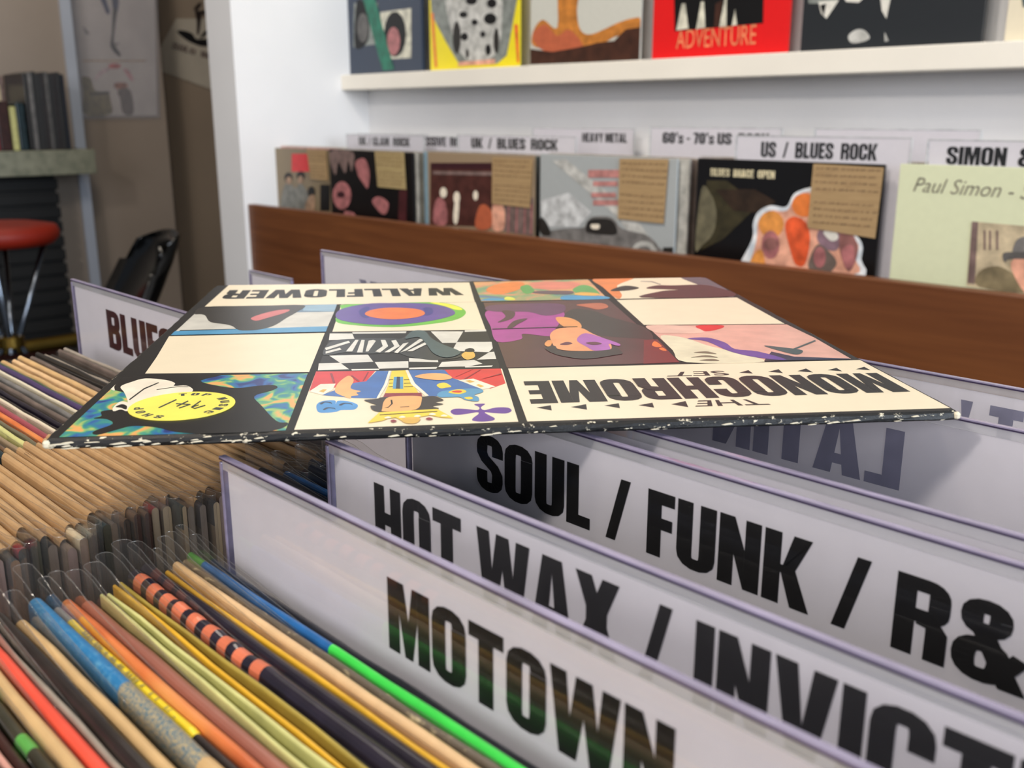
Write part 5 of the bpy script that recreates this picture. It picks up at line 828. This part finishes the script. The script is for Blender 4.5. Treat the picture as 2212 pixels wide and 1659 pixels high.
# price sticker
mb = MB(); cx, cy, rr = .1085 * S, .1145 * S, .0188
zt = TH + .0004
mb.lathe([(rr, TH + .00022), (rr, zt)], 'sticker_yellow', 48, cx, cy)
def ringtext(word, a0, a1, r0):
    L = len(word)
    for i, ch in enumerate(word):
        a = math.radians(a0 + (a1 - a0) * (i + .5) / L)
        if ch == ' ': continue
        wd, ps = G[ch]
        for q in ps:
            pts = []
            for gx, gy in q:
                lx, ly = (gx / wd - .5) * .0030, (gy - .5) * .0034
                # letter tops point outwards
                dx, dy = math.cos(a), math.sin(a); pts.append((cx + dx * (r0 + ly) + dy * lx, cy + dy * (r0 + ly) - dx * lx, zt + .00004))
            mb.poly(pts, 'sticker_ink')
ringtext('TOP MUSIC', 110, -50, .0150); ringtext('SHOP', 260, 180, .0150)
for path in ([(-.0085, -.001), (-.0068, .0035), (-.0048, .002), (-.006, -.001), (-.0048, .002), (-.0040, -.006)], [(-.001, .004), (-.0025, -.001), (.003, -.001)], [(.001, .002), (.0005, -.005)], [(.0065, .005), (.0058, -.006)]):
    c_, s_ = math.cos(PI - .30), math.sin(PI - .30)
    mb.tube([(cx + x * c_ - y_ * s_, cy + x * s_ + y_ * c_, zt + .0001) for x, y_ in path], .00028, 'sticker_ink', 5)
o = mb.build('price_sticker', t); o['label'] = 'round yellow price sticker with handwriting'

# ------------------------------------------------------------------ dim left side of the shop
t = thing('bar_counter', 'bar counter with a pale stone slab on a black slatted front', 'counter', (-4.45, -2.0, 0))
mb = MB(); mb.box(.01, .26, 0, 3.668, H - .224, H - .126, 'slab_stone', .006); mb.build('slab', t)
mb = MB(); mb.box(.012, .13, 0, 3.54, .02, H - .228, 'bar_black')
mb.build('front', t)
mb = MB()
for k in range(14): mb.box(.131, .150, 0, 3.545, .06 + .058 * k, .102 + .058 * k, 'bar_black', .004)
mb.build('slats', t)
mb = MB(); mb.tube([(.20, 0, .19), (.20, 3.62, .19)], .030, 'brass', 14); mb.build('foot_rail', t)
for yy in (2.2, 2.95, 3.2):
    mb = MB(); mb.tube([(.14, yy, .05), (.185, yy, .16)], .018, 'brass', 10); mb.build('rail_bracket', t)
# records and books standing on the slab
cols = ['charcoal', 'midgrey', 'charcoal', 'charcoal', 'soot', 'duskgrey', 'charcoal', 'soot', 'charcoal', 'night']
zs = H - .125; x0 = -4.42
for k, c in enumerate(cols):
    tt = thing('shelved_record', 'dark spined record standing upright in the row on the stone bar slab', 'record', (x0, -2.0 + 3.425 + .0155 * k, zs), group='dark records on the bar slab')
    mb = MB(); mb.box(0, .22, 0, .0135, 0, .290 + .010 * ((k * 7) % 3) / 3, c, .002); mb.build('jacket', tt)
for lab, yy, th, hh, c in (('dark red book on the bar slab at the left edge', 1.255, .055, .17, 'crimson'), ('orange topped book on the bar slab beside the dark red one', 1.312, .045, .185, 'oxblood'), ('pale cream book on the bar slab', 1.360, .022, .165, 'pale_lime'), ('teal blue book on the bar slab beside the dark records', 1.385, .030, .18, 'dark_teal')):
    tt = thing('book', lab, 'book', (x0, yy, zs)); mb = MB(); mb.box(0, .22, 0, th, 0, hh, c, .004); mb.build('cover', tt)
tt = thing('picture_print', 'faded pinkish print leaning on the wall behind the books', 'picture', (x0 - .018, 1.20, zs)); mb = MB(); mb.box(0, .006, 0, .225, 0, .285, 'taupe', .002); mb.box(.0061, .0066, .02, .21, .09, .25, 'sepialt'); mb.box(.0067, .007, .05, .17, .13, .20, 'greybrown'); mb.build('print', tt)

# posters
px = -4.549
t = thing('plastic_wallet', 'clear plastic wallet of prints hanging on the alcove wall', 'poster', (px, 1.772, H))
pts = [(-.0, .52), (.3771, .5423), (.3382, .0075), (-.002, .0038)]
P = lambda a, b, d: (.004 + d, a, b)
mb = MB(); mb.prism([(p[0], p[1]) for p in pts], lambda a, b, d: (.001 + d, a, b), .003, 'poster_white')
art(mb, [(c, s, l, [(a - 1.772, b) for a, b in pp]) for c, s, l, pp in COVERS['heron']], P, .0004)
mb.build('prints', t)
mb = MB(); mb.prism([(p[0] + (-.012 if p[0] < .1 else .012), p[1] + (.01 if p[1] > .3 else -.012)) for p in pts], lambda a, b, d: (.008 + d, a, b), .0006, 'vinyl_pocket'); mb.build('wallet', t)
t = thing('tilted_print', 'white paper print with a black leafy shape, hung askew beside the partition', 'poster', (-4.748, 2.2259, H))
sh = [(.1154, .455), (.0, .287), (-.0065, .2196), (.2927, .1266), (.3109, .4672)]
mb = MB(); mb.prism(sh, lambda a, b, d: (.002 + d, a, b), .002, 'sheet_white')
art(mb, [(c, s, l, [(a - 2.2259, b) for a, b in pp]) for c, s, l, pp in COVERS['leafprint']], lambda a, b, d: (.0045 + d, a, b), .0005)
q = [(2.301, .3185), (2.4956, .2759), (2.4981, .3052), (2.3156, .3475)]; q = [(a - 2.2259, b) for a, b in q]
for poly in text_polys('SOLO  IN'):
    pp = []
    for u, v in poly:
        x = (q[0][0] * (1 - u) + q[1][0] * u) * (1 - v) + (q[3][0] * (1 - u) + q[2][0] * u) * v; z = (q[0][1] * (1 - u) + q[1][1] * u) * (1 - v) + (q[3][1] * (1 - u) + q[2][1] * u) * v
        pp.append((.005, x, z))
    mb.poly(pp, 'greybrown')
mb.build('sheet', t)

# bar stool: round red seat on an hourglass of chrome rods
t = thing('bar_stool', 'bar stool with a round red seat and thin chrome legs before the bar', 'stool', (-3.46, 1.035, 0))
zs = .715
mb = MB(); mb.lathe([(.0, zs - .012), (.165, zs - .010), (.182, zs + .008), (.186, zs + .028), (.176, zs + .048), (.12, zs + .058), (0, zs + .06)], 'seat_red', 36); mb.build('seat', t, smooth=True)
for k in range(4):
    a = PI / 4 + k * PI / 2 + .35; c_, s_ = math.cos(a), math.sin(a)
    mb = MB(); mb.tube([(.135 * c_, .135 * s_, zs - .012), (.026 * c_, .026 * s_, .40), (.026 * c_, .026 * s_, .37), (.20 * c_, .20 * s_, .0)], .0095, 'chrome', 10); mb.build('leg', t, smooth=True)
mb = MB(); mb.lathe([(.036, .365), (.040, .37), (.040, .40), (.036, .405)], 'brass', 20); mb.build('collar', t)

# black moulded chair
t = thing('shell_chair', 'black moulded shell chair with a glossy seat beside the partition', 'chair', (-2.69, .850, 0), (0, 0, math.radians(-12)))
mb = MB(); nu, nv = 17, 22; vs = []
def shell(u, v):
    # v: 0 seat front -> 1 back top ; u: -1..1 across
    if v < .45: f = v / .45; y_ = -.24 + .44 * f; z = .44 - .03 * math.sin(f * PI * .8); wd = .225 - .02 * (1 - f) ** 2
    else:
        f = (v - .45) / .55; y_ = .20 + .14 * f + .05 * math.sin(f * PI * .5); z = .445 - .012 + .035 * f + .335 * f ** .92; wd = .225 - .075 * f ** 2.4
    k = abs(u) ** 3; lift = .05 if v < .45 else .0
    r_ = 1 - .14 * max(0, (v - .86) / .14) ** 2 * k
    return (u * wd * r_, y_ - (.075 * k if v > .4 else .0), z + lift * k - (.03 * k if v > .9 else 0))
for j in range(nv):
    for i in range(nu): vs.append(shell(-1 + 2 * i / (nu - 1), j / (nv - 1)))
off = len(vs); vs += [(x, y_ + .006, z - .008) for x, y_, z in vs]
fs = []
for j in range(nv - 1):
    for i in range(nu - 1):
        a = j * nu + i; fs += [(a, a + 1, a + nu + 1, a + nu), (off + a, off + a + nu, off + a + nu + 1, off + a + 1)]
bd = [i for i in range(nu)] + [j * nu + nu - 1 for j in range(1, nv)] + [(nv - 1) * nu + i for i in range(nu - 2, -1, -1)] + [j * nu for j in range(nv - 2, 0, -1)]
for i, a in enumerate(bd): b = bd[(i + 1) % len(bd)]; fs.append((a, off + a, off + b, b))
mb.add(vs, fs, 'chair_black'); mb.build('shell', t, smooth=True)
for sx in (-1, 1):
    for yb, yt in ((-.22, -.12), (.26, .12)):
        mb = MB(); mb.tube([(sx * .14, yt, .425), (sx * .21, yb, 0)], .009, 'chrome', 10); mb.build('leg', t, smooth=True)
